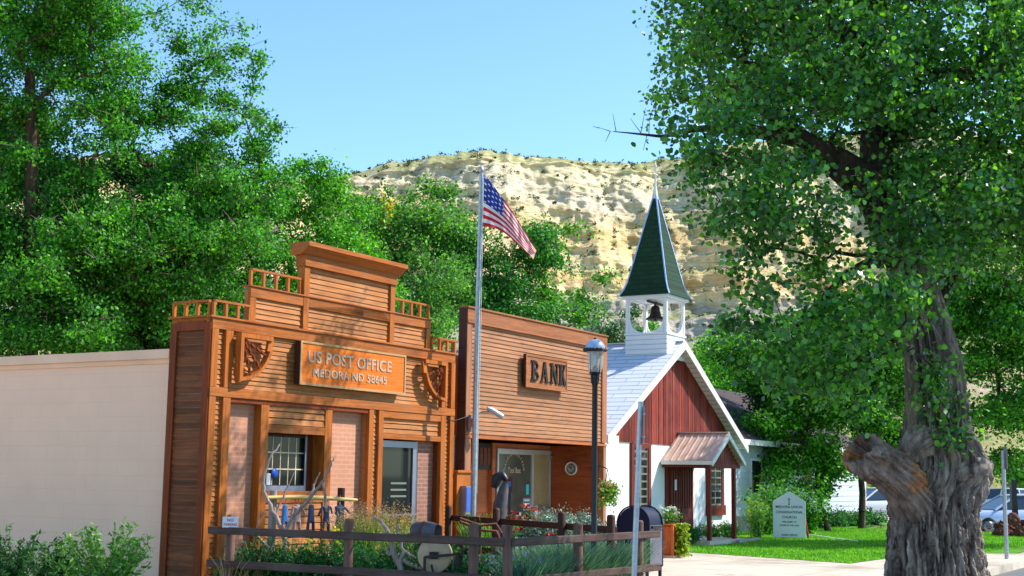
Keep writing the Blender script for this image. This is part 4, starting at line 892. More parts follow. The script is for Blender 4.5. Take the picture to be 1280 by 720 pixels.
# ------------------------------------------------------------------ cars
def car(name,label,loc,rz,low,upper,body,lowm,ln=4.6,wd_=1.75,hatch=False):
    o=thing(name,label,'car',loc,rz,None)
    b=B(); sec=[]
    # body as lofted cross-sections along the length
    xs=[p[0] for p in low]; n=len(low); prof=[]
    def ring(x,zb_,zt_,w):  # rounded box section
        return [(x,-w*.94,zb_),(x,-w,zb_+.12),(x,-w,(zb_+zt_)/2+.05),(x,-w*.93,zt_-.03),(x,-w*.8,zt_),(x,w*.8,zt_),(x,w*.93,zt_-.03),(x,w,(zb_+zt_)/2+.05),(x,w,zb_+.12),(x,w*.94,zb_)]
    vs=[]; 
    for x,zt_ in low:
        e=min(1,.82+.18*min((x+ln/2)/.5,(ln/2-x)/.5)); vs+=ring(x,.2,zt_,wd_/2*e)
    fs=[(i*10+k,i*10+(k+1)%10,(i+1)*10+(k+1)%10,(i+1)*10+k) for i in range(n-1) for k in range(10)]+[tuple(range(10)),tuple(range((n-1)*10,n*10))[::-1]]
    b.add(vs,fs,True); bo=b.build('body',body,o)
    b=B(); vs=[]; m=len(upper)
    for x,zb_,zt_ in upper:
        w=wd_/2*.93; w2=wd_/2*.72; vs+=[(x,-w,zb_),(x,-w2,zt_),(x,w2,zt_),(x,w,zb_)]
    fs=[(i*4+k,i*4+(k+1)%4,(i+1)*4+(k+1)%4,(i+1)*4+k) for i in range(m-1) for k in range(4)]+[(0,1,2,3),(m*4-1,m*4-2,m*4-3,m*4-4)]
    b.add(vs,fs); b.build('window',M['carglass'],o)
    b=B(); us=upper[1:-1]
    for i in range(len(us)-1):
        (x0,_,z0_),(x1,_,z1_)=us[i],us[i+1]; w2=wd_/2*.74
        b.add([(x0,-w2,z0_+.01),(x1,-w2,z1_+.01),(x1,w2,z1_+.01),(x0,w2,z0_+.01),(x0,-w2,z0_+.05),(x1,-w2,z1_+.05),(x1,w2,z1_+.05),(x0,w2,z0_+.05)],[(3,2,1,0),(4,5,6,7),(0,1,5,4),(1,2,6,5),(2,3,7,6),(3,0,4,7)])
    for sx in (-1,1):
        for (x0,zb_,_),(x1,_,z1_) in ((upper[0],upper[1]),(upper[-1],upper[-2])): b.bar((x0,sx*wd_/2*.94,zb_),(x1,sx*wd_/2*.74,z1_),.06)
        xm_=(upper[1][0]+upper[-2][0])/2; b.bar((xm_,sx*wd_/2*.945,upper[0][1]),(xm_,sx*wd_/2*.74,upper[1][2]),.07)
    b.build('roof',body,o)
    for x in (-ln*.31,ln*.31):
        for sy in (-1,1):
            w=B(); w.lathe([(.2,-.1),(.30,-.1),(.32,-.07),(.32,.07),(.30,.1),(.2,.1)],(x,sy*(wd_/2-.09),.32),24,'y'); wh=w.build('wheel',M['rubber'],o)
            w=B(); w.lathe([(.001,-.09),(.2,-.11),(.2,.11),(.001,.09)],(x,sy*(wd_/2-.09),.32),16,'y'); w.build('rim',M['alu'],wh)
    for sy in (-1,1):
        w=B(); w.box(ln/2-.14,ln/2-.02,sy*wd_/2*.62-.14,sy*wd_/2*.62+.14,.62,.78); w.build('tail_light',M['tail'],o)
        w=B(); w.box(-ln/2+.0,-ln/2+.12,sy*wd_/2*.62-.14,sy*wd_/2*.62+.14,.55,.68); w.build('headlight',M['offwhite'],o)
    w=B(); [w.box(-ln/2+.1,ln/2-.1,sy*wd_/2*1.0-.01,sy*wd_/2*1.0+.01,.26,.5) for sy in (-1,1)]; w.build('lower_panel',lowm,o)
    return o
low=[(-2.3,.5),(-2.2,.66),(-1.6,.82),(-.9,.92),(0,.95),(1.3,.96),(2.1,.93),(2.28,.8),(2.3,.55)]
up=[(-1.15,.90,.91),(-.35,.92,1.38),(.6,.93,1.42),(1.2,.94,1.34),(1.85,.93,.95)]
c1=atD(1272,664,49); car('parked_car','pale blue sedan parked side-on behind the red rocks',(c1[0],c1[1],-.13),math.radians(4),low,up,M['carblue'],M['carlow'])
low2=[(-2.2,.5),(-2.1,.8),(-1.5,.95),(0,1.0),(1.8,1.02),(2.15,.95),(2.2,.5)]; up2=[(-1.5,.95,.96),(-.7,1.0,1.5),(.6,1.0,1.55),(1.8,1.02,1.5),(2.1,1.0,1.02)]
c2=atD(1255,634,78); car('parked_car','white hatchback with red tail lights parked beyond the blue sedan',(c2[0],c2[1],-.13),math.radians(-65),low2,up2,M['carwhite'],M['carlow'])
c3=atD(1108,640,66); car('parked_car','white car seen between the white house and the big tree trunk',(c3[0],c3[1],-.13),math.radians(10),low2,up2,M['carwhite'],M['carlow'])
# ------------------------------------------------------------------ trees
def tubes_mesh(segs,seg=5):
    """segs: list of (p,q,r0,r1) -> arrays (quads)"""
    P=np.array([s[0] for s in segs]);Q=np.array([s[1] for s in segs]);r0=np.array([s[2] for s in segs])[:,None];r1=np.array([s[3] for s in segs])[:,None]
    d,a,b=orthos(Q-P+1e-6); V=[]
    for c,r in ((P,r0),(Q,r1)):
        for k in range(seg):
            th=2*math.pi*k/seg; V.append(c+r*(a*math.cos(th)+b*math.sin(th)))
    V=np.stack(V,1).reshape(-1,3); n=len(segs); base=np.arange(n)[:,None]*2*seg
    Fq=np.concatenate([base+np.array([k,(k+1)%seg,seg+(k+1)%seg,seg+k]) for k in range(seg)])
    return V,Fq
def skeleton(trunk,centers,rt,tip=.006,jit=.12,up=.25,maxr=None):
    """greedy branching: each clump joined to the nearest existing node; returns segments and twig ends"""
    nodes=[np.array(p,float) for p in trunk]; par=[i-1 for i in range(len(nodes))]; nt=len(nodes)
    hub=nodes[-1]; order=np.argsort(np.linalg.norm((centers-nodes[nt//2])*[1,1,.8],axis=1))
    N=np.zeros((len(nodes)+len(centers)*3,3)); N[:nt]=nodes; cnt=nt; PAR=np.full(len(N),-1); PAR[:nt]=par
    for ci in order:
        c=centers[ci]; dv=N[:cnt]-c; dist=np.linalg.norm(dv,axis=1)+np.maximum(0,N[:cnt,2]-c[2])*1.2; dist[:max(1,nt//3)]+=50
        j=int(np.argmin(dist)); p=N[j]; L_=np.linalg.norm(c-p)
        for k in (1,2,3):
            t=k/3; q=p+(c-p)*t+(rng.normal(0,jit*L_*.35,3) if k<3 else 0)+np.array([0,0,up*L_*t*(1-t)*.8])
            N[cnt]=q; PAR[cnt]=j if k==1 else cnt-1; cnt+=1
    N=N[:cnt]; PAR=PAR[:cnt]; w=np.ones(cnt)*.35
    for i in range(cnt-1,0,-1):
        if PAR[i]>=0: w[PAR[i]]+=w[i]
    r=tip*.62*np.power(w,.5)*1.6; r=np.minimum(r,rt*.8)
    for i in range(nt): r[i]=rt*(1-.55*i/nt)
    segs=[(N[PAR[i]],N[i],min(r[PAR[i]],r[i]*1.35) if i>=nt else r[PAR[i]],r[i]) for i in range(1,cnt)]
    return segs,N,PAR
def clumps(ells,dens,shell=.55):
    out=[]
    for c,r in ells:
        r=np.array(r if hasattr(r,'__len__') else (r,)*3,float); vol=4.19*r.prod(); n=max(3,int(vol*dens)); d=rng.normal(size=(n,3)); d/=np.linalg.norm(d,axis=1,keepdims=True)
        m=max(3,n//6); d=d[:m]; rad=rng.uniform(0,1,m)**(shell/1.5); S_=np.array(c)+d*rad[:,None]*r*(1+rng.normal(0,.08,(m,1))); k=S_[rng.integers(0,m,n)]; out.append(k+rng.normal(0,1,(n,3))*np.minimum(.42,r.mean()*.28)*np.array([1,1,.5]))
    return np.concatenate(out)
def foliage(C,per,spread,size,shape='kite',flat=.7,up=.35,droop=0.):
    n=len(C); k=rng.poisson(per,n)+1; idx=np.repeat(np.arange(n),k); P=C[idx]+rng.normal(0,1,(len(idx),3))*np.array([spread,spread,spread*flat])*rng.uniform(.6,1.3,n)[idx][:,None]
    if droop: P[:,2]-=np.abs(rng.normal(0,droop,len(idx)))
    return leaves(P,size,shape,up)
def tree(name,label,base,trunk,ells,dens,per,spread,size,leaf,barkm,rt,group=None,shape='kite',twigs=0,flat=.7,shell=.55,droop=0.,cat='tree'):
    base=np.array(base,float); o=thing(name,label,cat,tuple(base),0,group)
    tr=[np.array(p,float)-base for p in trunk]; C=clumps([(np.array(c)-base,r) for c,r in ells],dens,shell)
    segs,N,PAR=skeleton(tr,C,rt); V,Fq=tubes_mesh(segs); 
    if twigs:
        K=rng.integers(0,len(C),twigs); d=rng.normal(0,1,(twigs,3)); d[:,2]=np.abs(d[:,2])*.6; d/=np.linalg.norm(d,axis=1,keepdims=True)
        s2=[(C[k],C[k]+dd*rng.uniform(.3,.9),.012,.003) for k,dd in zip(K,d)]; V2,F2=tubes_mesh(s2,3); 
        TW=(V2,F2)
    if twigs:
        P3=np.array([[0,1,5,4],[1,2,4,3]]) ; F3=np.concatenate([Fq,F2+len(V)]) ; nq=len(Fq); V=np.concatenate([V,V2]); ob=polymesh('trunk',V,F3,[barkm,M['twig']],o,True); mi=np.zeros(len(F3),np.int32); mi[nq:]=1; ob.data.polygons.foreach_set('material_index',mi)
    else: polymesh('trunk',V,Fq,barkm,o,True)
    V,Fc=foliage(C,per,spread,size,shape,flat,droop=droop); polymesh('crown',V,Fc,leaf,o); return o
def W3(px,py,D): return tuple(atD(px,py,D))
def gx(px,D,z=0.): p=atD(px,600,D); return (p[0],p[1],z)
def tk(px,D,top,n=6,lean=0.):
    p=np.array(gx(px,D,-.1)); q=np.array(W3(px+lean,top,D)); return [p+(q-p)*k/n+rng.normal(0,.05,3)*(k>0) for k in range(n+1)]
def E_(px,py,D,rx,ry,rz): return (W3(px,py,D),(rx,ry,rz))
G='trees behind the post office and bank'
# far left tall open tree
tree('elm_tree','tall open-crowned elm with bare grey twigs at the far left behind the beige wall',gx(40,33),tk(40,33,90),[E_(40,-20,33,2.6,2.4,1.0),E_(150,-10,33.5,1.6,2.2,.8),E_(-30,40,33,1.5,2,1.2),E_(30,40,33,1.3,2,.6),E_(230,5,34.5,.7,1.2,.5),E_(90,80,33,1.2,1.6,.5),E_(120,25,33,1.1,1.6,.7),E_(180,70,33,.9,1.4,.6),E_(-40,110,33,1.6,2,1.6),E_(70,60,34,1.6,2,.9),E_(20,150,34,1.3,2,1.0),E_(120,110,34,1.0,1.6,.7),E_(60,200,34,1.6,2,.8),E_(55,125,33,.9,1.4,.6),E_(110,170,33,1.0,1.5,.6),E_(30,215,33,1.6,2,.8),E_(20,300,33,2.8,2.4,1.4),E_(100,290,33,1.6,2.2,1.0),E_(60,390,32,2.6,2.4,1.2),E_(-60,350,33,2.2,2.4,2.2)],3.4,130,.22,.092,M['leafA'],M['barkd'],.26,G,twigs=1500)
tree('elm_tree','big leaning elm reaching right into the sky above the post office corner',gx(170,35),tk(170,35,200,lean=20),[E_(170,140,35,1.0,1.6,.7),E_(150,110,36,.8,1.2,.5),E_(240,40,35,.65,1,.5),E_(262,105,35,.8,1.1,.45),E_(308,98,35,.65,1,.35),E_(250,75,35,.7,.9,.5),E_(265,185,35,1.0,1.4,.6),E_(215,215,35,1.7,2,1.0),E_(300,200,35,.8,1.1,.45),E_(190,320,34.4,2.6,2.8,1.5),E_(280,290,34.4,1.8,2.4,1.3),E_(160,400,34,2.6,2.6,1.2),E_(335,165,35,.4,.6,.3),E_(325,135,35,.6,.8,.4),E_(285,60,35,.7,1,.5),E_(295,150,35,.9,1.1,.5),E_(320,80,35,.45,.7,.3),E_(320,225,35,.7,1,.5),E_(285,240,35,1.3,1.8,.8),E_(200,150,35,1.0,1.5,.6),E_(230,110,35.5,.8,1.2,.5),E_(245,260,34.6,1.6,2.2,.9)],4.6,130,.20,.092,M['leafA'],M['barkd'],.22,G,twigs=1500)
tree('elm_tree','dark dense elm standing deep behind the two tall elms at the left',gx(120,38),tk(120,38,200),[E_(60,230,38,2.6,1.6,1.4),E_(-20,150,38,2.2,1.6,1.8),E_(110,130,38,1.2,1.3,.9),E_(150,210,38,1.8,1.5,1.2),E_(100,330,37,3.4,1.6,1.6),E_(-20,360,37,3.0,1.6,2.0),E_(240,310,37,2.0,1.5,1.3),E_(60,420,36,3.4,1.6,1.2),E_(200,420,36,2.6,1.5,1.2),E_(40,60,38,1.6,1.3,.9),E_(230,220,38,1.0,1.2,.8)],2.6,110,.26,.11,M['leafA3'],M['barkd'],.24,G,twigs=900)  # backing tree added to fill the gaps with shade-coloured leaves
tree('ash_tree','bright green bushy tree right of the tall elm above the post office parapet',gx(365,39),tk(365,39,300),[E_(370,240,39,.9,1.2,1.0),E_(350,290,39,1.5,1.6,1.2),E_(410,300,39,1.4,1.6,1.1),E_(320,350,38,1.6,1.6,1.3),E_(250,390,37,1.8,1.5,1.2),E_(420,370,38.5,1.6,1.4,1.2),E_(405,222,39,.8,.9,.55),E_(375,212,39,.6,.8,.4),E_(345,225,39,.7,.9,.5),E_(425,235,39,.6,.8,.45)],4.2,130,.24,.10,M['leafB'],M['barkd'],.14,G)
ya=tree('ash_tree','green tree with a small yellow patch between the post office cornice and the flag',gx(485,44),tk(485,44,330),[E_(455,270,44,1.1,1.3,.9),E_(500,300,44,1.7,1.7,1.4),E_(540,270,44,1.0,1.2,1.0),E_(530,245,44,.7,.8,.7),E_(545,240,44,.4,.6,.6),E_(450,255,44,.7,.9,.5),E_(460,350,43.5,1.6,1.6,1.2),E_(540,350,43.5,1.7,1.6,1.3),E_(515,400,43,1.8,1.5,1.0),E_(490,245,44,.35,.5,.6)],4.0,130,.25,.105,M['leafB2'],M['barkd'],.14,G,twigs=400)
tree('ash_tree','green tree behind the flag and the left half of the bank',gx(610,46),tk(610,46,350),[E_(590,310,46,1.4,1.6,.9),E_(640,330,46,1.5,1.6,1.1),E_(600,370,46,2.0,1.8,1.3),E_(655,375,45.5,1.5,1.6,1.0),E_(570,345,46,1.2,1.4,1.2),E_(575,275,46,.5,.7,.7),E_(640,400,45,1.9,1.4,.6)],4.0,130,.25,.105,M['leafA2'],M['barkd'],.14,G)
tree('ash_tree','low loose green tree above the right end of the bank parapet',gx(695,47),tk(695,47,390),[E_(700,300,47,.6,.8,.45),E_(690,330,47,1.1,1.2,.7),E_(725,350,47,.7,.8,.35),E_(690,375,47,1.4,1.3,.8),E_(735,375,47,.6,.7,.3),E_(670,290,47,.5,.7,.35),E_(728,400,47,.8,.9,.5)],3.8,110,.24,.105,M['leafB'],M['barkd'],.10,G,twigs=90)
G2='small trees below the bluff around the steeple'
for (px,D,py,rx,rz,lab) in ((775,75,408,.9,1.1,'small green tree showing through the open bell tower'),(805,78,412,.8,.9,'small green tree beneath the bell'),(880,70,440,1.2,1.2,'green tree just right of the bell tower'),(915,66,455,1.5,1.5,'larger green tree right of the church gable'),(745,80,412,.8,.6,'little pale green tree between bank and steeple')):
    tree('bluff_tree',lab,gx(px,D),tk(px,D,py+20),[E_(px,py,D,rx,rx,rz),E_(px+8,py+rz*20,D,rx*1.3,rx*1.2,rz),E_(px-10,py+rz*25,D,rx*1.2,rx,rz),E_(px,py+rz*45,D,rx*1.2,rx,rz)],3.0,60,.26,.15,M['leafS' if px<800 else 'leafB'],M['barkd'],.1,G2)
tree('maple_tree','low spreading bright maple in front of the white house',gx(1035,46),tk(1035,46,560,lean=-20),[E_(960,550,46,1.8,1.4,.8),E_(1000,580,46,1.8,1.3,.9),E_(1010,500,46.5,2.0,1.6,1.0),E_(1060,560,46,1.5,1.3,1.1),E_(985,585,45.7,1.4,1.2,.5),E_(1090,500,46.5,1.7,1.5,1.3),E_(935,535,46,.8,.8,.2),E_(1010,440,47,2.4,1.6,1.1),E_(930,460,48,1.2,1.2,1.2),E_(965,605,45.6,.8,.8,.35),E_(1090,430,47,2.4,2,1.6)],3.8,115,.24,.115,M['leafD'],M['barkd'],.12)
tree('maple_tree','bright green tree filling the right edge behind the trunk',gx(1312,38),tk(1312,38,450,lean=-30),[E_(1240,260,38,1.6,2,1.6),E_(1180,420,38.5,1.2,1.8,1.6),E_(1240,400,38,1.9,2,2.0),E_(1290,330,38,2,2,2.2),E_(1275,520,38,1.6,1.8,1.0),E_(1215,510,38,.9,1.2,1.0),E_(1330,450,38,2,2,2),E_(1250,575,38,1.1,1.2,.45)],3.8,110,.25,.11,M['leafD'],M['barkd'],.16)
for k,(px,D,s_) in enumerate(((1110,130,3.4),(1180,150,4),(1290,120,3.5),(1240,170,4),(1340,140,4))):
    tree('distant_tree','round green tree far beyond the cars at the right',gx(px,D),tk(px,D,590),[E_(px,596,D,s_,s_,s_*.55),E_(px+20,580,D,s_*.6,s_,s_*.6)],.5,40,.7,.4,M['leafB2'],M['barkd'],.2,'distant trees beyond the street')
yc=np.array([W3(487,252,42.2),W3(484,262,42.2),W3(482,272,42.2),W3(486,258,42.2),W3(481,278,42.2)])-np.array(ya.location); V,Fc=foliage(yc,40,.13,.10); polymesh('yellow_leaves',V,Fc,leafm('yellowed_leaves',(.5,.4,.03),(.7,.58,.05),.35),ya)
# ------------------------------------------------------------------ the big cottonwood
def noise3(P,seed,scale):
    r=np.random.default_rng(seed); out=np.zeros(len(P))
    for k in range(7):
        f=r.normal(0,1,3)*scale; out+=np.sin(P@f+r.uniform(0,6.28))
    return out/3.5
TD=15.; tb=atD(1171,720,TD); ctr=np.array([tb[0],tb[1],0.])
ct=thing('cottonwood_tree','huge old cottonwood with furrowed bulging trunk and sawn limb stub at the right','tree',tuple(ctr),0)
prof=[(800,1171,76),(760,1171,69),(720,1171,64),(680,1168,58),(640,1166,56),(615,1171,58),(598,1180,58),(580,1183,55),(560,1179,50),(540,1172,44),(500,1171,39),(460,1168,37),(420,1160,34),(380,1150,31),(340,1137,28),(300,1122,26),(270,1111,25),(240,1098,24)]
pz=[];
for y,cx,r in prof:
    a=atD(cx,y,TD); pz.append((a[2],a[0]-ctr[0],r*TD/1707.))
pz=np.array(pz); pz=pz[np.argsort(pz[:,0])]
def trunk_mesh():
    nz,nt=520,400; z=np.linspace(pz[0,0],pz[-1,0],nz); 
    cx=np.interp(z,pz[:,0],pz[:,1]); rr=np.interp(z,pz[:,0],pz[:,2]); k=np.ones(9)/9; rr=np.convolve(np.pad(rr,4,'edge'),k,'valid'); cx=np.convolve(np.pad(cx,4,'edge'),k,'valid')
    th=np.linspace(0,2*np.pi,nt,endpoint=False); Z,T=np.meshgrid(z,th,indexing='ij'); 
    P=np.stack([np.cos(T)*1.,np.sin(T)*1.,Z],-1).reshape(-1,3)
    # furrows: ridged noise long in z
    q=P*np.array([1,1,.0]); tw=noise3(P*[1,1,1.2],5,1.6)*.35
    A=np.stack([np.cos(T.ravel()+tw*.25),np.sin(T.ravel()+tw*.25),Z.ravel()*.16],-1)
    n1=noise3(A,11,10.); n2=noise3(A*[1,1,2.],12,28.); n3=noise3(P*[1,1,1.5],13,5.); n4=noise3(P*[1,1,3],14,38.); n5=noise3(A*[1,1,5],15,40.)
    furrow=-(np.clip(1-np.abs(n1)*3.2,0,1)**.9)*.105-(np.clip(1-np.abs(n2)*2.2,0,1)**.9)*.05+n4*.008+n5*.010-np.clip(1-np.abs(noise3(A*[1,1,4],23,44.))*2.5,0,1)*.014-(np.clip(1-np.abs(noise3(A*[1,1,6],19,9.))*3,0,1))*.03
    zc=pz[:,0]; zb0=atD(1180,610,TD)[2]; zb1=atD(1180,545,TD)[2]; burl=np.exp(-((Z.ravel()-(zb0+zb1)/2)/((zb1-zb0)*.75))**2)
    big=noise3(P*[1,1,1.3],17,3.2)*.05*burl+n3*.03*burl+noise3(P,18,11.)*.03*burl
    flare=.10*np.clip(.5-Z.ravel(),0,1)**1.5*(1+.5*np.sin(T.ravel()*5))
    R=np.repeat(rr,nt)+furrow*(1-.25*burl)*np.clip(np.repeat(rr,nt)/.45,.4,1)+big+flare
    X=np.repeat(cx,nt)+R*np.cos(T.ravel()); Y=R*np.sin(T.ravel())+0*X; V=np.stack([X,Y,Z.ravel()],-1)
    i=np.arange(nz-1)[:,None]*nt; j=np.arange(nt)[None]; j2=(j+1)%nt
    Fq=np.stack([i+j,i+j2,i+nt+j2,i+nt+j],-1).reshape(-1,4); return V,Fq
V,Fq=trunk_mesh(); polymesh('trunk',V,Fq,M['bark'],ct,True)
def limb(name,pts,rs,mat,amp=.03,nt=70,hollow=False,seed=3):
    P=[np.array(p,float) for p in pts]; n=len(P); tt=np.linspace(0,n-1,14*(n-1)+1); Pa=np.array(P)
    C=np.stack([np.interp(tt,np.arange(n),Pa[:,k]) for k in range(3)],-1); k_=np.ones(9)/9
    C=np.stack([np.convolve(np.pad(C[:,k],4,'edge'),k_,'valid') for k in range(3)],-1); rr=np.interp(tt,np.arange(n),rs)
    d=np.gradient(C,axis=0); d/=np.linalg.norm(d,axis=1,keepdims=True); ref=np.array([0.1,1,0.05]); a=np.cross(d,ref); a/=np.linalg.norm(a,axis=1,keepdims=True); b=np.cross(d,a)
    th=np.linspace(0,2*np.pi,nt,endpoint=False); m=len(C); S=np.linspace(0,1,m)*np.sum(np.linalg.norm(np.diff(C,axis=0),axis=1))
    SS,T=np.meshgrid(S,th,indexing='ij'); Q=np.stack([np.cos(T),np.sin(T),SS*.8],-1).reshape(-1,3); A_=Q*[1,1,.25]
    f=-np.clip(1-np.abs(noise3(A_,seed,7.))*2,0,1)*amp-np.clip(1-np.abs(noise3(A_,seed+1,17.))*2,0,1)*amp*.5+noise3(Q,seed+2,4)*amp*.8
    R=np.repeat(rr,nt)*(1+.0)+f*np.clip(np.repeat(rr,nt)/.2,.15,1.2)
    V=np.repeat(C,nt,0)+(np.repeat(a,nt,0)*np.cos(T).reshape(-1,1)+np.repeat(b,nt,0)*np.sin(T).reshape(-1,1))*R[:,None]
    i=np.arange(m-1)[:,None]*nt; j=np.arange(nt)[None]; j2=(j+1)%nt; Fq=np.stack([i+j,i+j2,i+nt+j2,i+nt+j],-1).reshape(-1,4)
    if hollow:  # turn the end inward
        e=C[-1]; dd=d[-1]; V=list(map(tuple,V)); last=(m-1)*nt; F2=[tuple(f_) for f_ in Fq]; prev=last
        for s_,q_ in ((.93,.02),(.80,.03),(.66,-.04),(.5,-.13),(.28,-.19),(.02,-.2)):
            st_=len(V)
            for k in range(nt):
                v=np.array(V[last+k])-e; jag=noise3(np.array([[math.cos(th[k]),math.sin(th[k]),q_*9]]),seed+9,6.)[0]*.03
                V.append(tuple(e+v*s_+dd*(q_+jag)))
            F2+=[(prev+k,prev+(k+1)%nt,st_+(k+1)%nt,st_+k) for k in range(nt)]; prev=st_
        return polymesh(name,np.array(V),np.array(F2),mat,ct,True)
    return polymesh(name,V,Fq,mat,ct,True)
def T3(px,py,dz=0.): return atD(px,py,TD+dz)-ctr
limb('sawn_limb_stub',[T3(1190,690,.12),T3(1165,640,-.02),T3(1132,603,-.22),T3(1103,580,-.40),T3(1084,566,-.50),T3(1075,560,-.55)],[.42,.40,.29,.24,.27,.235],M['stub'],.055,120,True,21)
limb('burl',[T3(1190,600,-.30),T3(1212,592,-.32),T3(1226,588,-.15)],[.16,.21,.16],M['bark'],.05,60,False,31)
limb('burl',[T3(1132,575,-.25),T3(1150,552,-.32),T3(1170,545,-.25)],[.10,.17,.12],M['bark'],.05,60,False,37)
LB=[([T3(1116,290),T3(1090,238,-.1),T3(1050,205,-.25),T3(1005,175,-.3),T3(960,140,-.4),T3(905,95,-.5)],[.22,.235,.19,.12,.08,.04]),
([T3(1112,285),T3(1093,225),T3(1100,180,.2),T3(1150,140,.4),T3(1215,90,.5),T3(1290,40,.7)],[.22,.22,.15,.14,.11,.06]),
([T3(1095,235),T3(1090,160,.2),T3(1085,90,.2),T3(1100,20,.3),T3(1090,-80,.3)],[.2,.14,.12,.10,.05]),
([T3(1110,20,.1),T3(1095,42,-.1),T3(1062,42,-.3),T3(1035,25,-.4),T3(1022,-5,-.5),T3(1010,-60,-.5)],[.09,.10,.11,.10,.09,.06]),
([T3(1160,400,.1),T3(1190,350,.4),T3(1215,290,.7),T3(1240,230,.9)],[.12,.06,.04,.02]),
([T3(1128,325,-.1),T3(1075,330,-.3),T3(1030,370,-.5),T3(985,420,-.6)],[.1,.05,.035,.015]),
([T3(1000,175,-.3),T3(940,165,-.3),T3(880,160,-.3),T3(850,165,-.3),T3(830,171,-.3),T3(795,167,-.3),T3(763,164,-.3)],[.1,.06,.04,.03,.02,.012,.004])]
for i,(p,r) in enumerate(LB): limb('limb',p,r,M['barkd'],.03 if r[0]>.12 else .008,40 if r[0]>.12 else 14,False,41+i*3)
tw=[]
for (a,b_) in (((801,166),(807,135)),((801,166),(788,148)),((770,164),(766,142)),((763,164),(750,160)),((763,164),(757,177)),((811,168),(812,148)),((812,148),(818,132)),((830,170),(822,155)),((809,168),(804,188)),((750,160),(741,158))): tw.append((T3(*a,-.3),T3(*b_,-.3),.005,.002))
ce=[E_(930,50,16,1.2,2.4,1.1),E_(912,25,17,.78,1.4,.65),E_(862,90,17.5,.38,.9,.42),E_(868,72,19.8,.5,1.0,.5),E_(940,15,20,1.1,1.3,.9),E_(852,128,20.3,.28,.7,.35),E_(898,190,14.3,.58,1.2,.62),E_(865,240,14.3,.22,.5,.30),E_(890,270,14.2,.33,.6,.22),E_(1090,70,15,1.5,2.2,1.3),E_(1255,130,15,1.6,2.2,1.8),E_(1000,270,14,.85,1.4,.62),E_(1075,330,13.8,.85,1.3,.6),E_(1010,400,13.9,.72,1.2,.85),E_(1085,230,13.7,.35,.3,.25),E_(1140,270,13.8,.35,.4,.3),E_(940,370,13.8,.32,.7,.5),E_(1085,400,13.6,.5,.7,.6),E_(850,180,14.3,.25,.6,.5),E_(950,230,14.2,.6,1.1,.5),E_(965,420,13.9,.33,.7,.55),E_(1065,450,14.2,.6,1.0,.6),E_(1245,300,15.2,.5,1.2,.7),E_(1200,300,14.2,.75,1.2,.9),E_(1150,355,14.0,.5,.4,.3),E_(960,300,14,.45,.9,.33),E_(985,120,14.2,.9,1.3,.7),E_(1165,500,14.45,.12,.12,.12),E_(1180,455,14.4,.15,.12,.1),E_(1186,540,14.35,.10,.1,.1)]
ce+=[E_(1000,-150,15,2.4,2.4,1.3),E_(1250,-120,15.5,2.2,2.4,1.5),E_(1400,100,15.5,1.5,2.4,2.2)]
C=clumps([(np.array(c)-ctr,r) for c,r in ce],10.5,.8); Cw=C+ctr; C=C[Cw[:,0]/Cw[:,1]>.108]
ntr=[T3(1116,290),T3(1090,238,-.1),T3(1050,205,-.25),T3(1005,175,-.3),T3(960,140,-.4)]+[T3(1090,160,.2),T3(1085,90,.2),T3(1100,20,.3)]+[T3(1150,140,.4),T3(1215,90,.5)]+[T3(1030,370,-.5),T3(985,420,-.6),T3(1260,375,.5)]
segs,N_,PAR_=skeleton(ntr,C,.03,tip=.0035); segs=segs[len(ntr)-1:]; segs=[(a,b_,min(r0,.045),min(r1,.04)) for a,b_,r0,r1 in segs]+tw
V,Fq=tubes_mesh(segs,5); polymesh('branches',V,Fq,M['barkd'],ct,True)
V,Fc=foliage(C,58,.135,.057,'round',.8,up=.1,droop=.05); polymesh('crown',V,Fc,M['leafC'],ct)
print('cottonwood leaves',len(Fc))
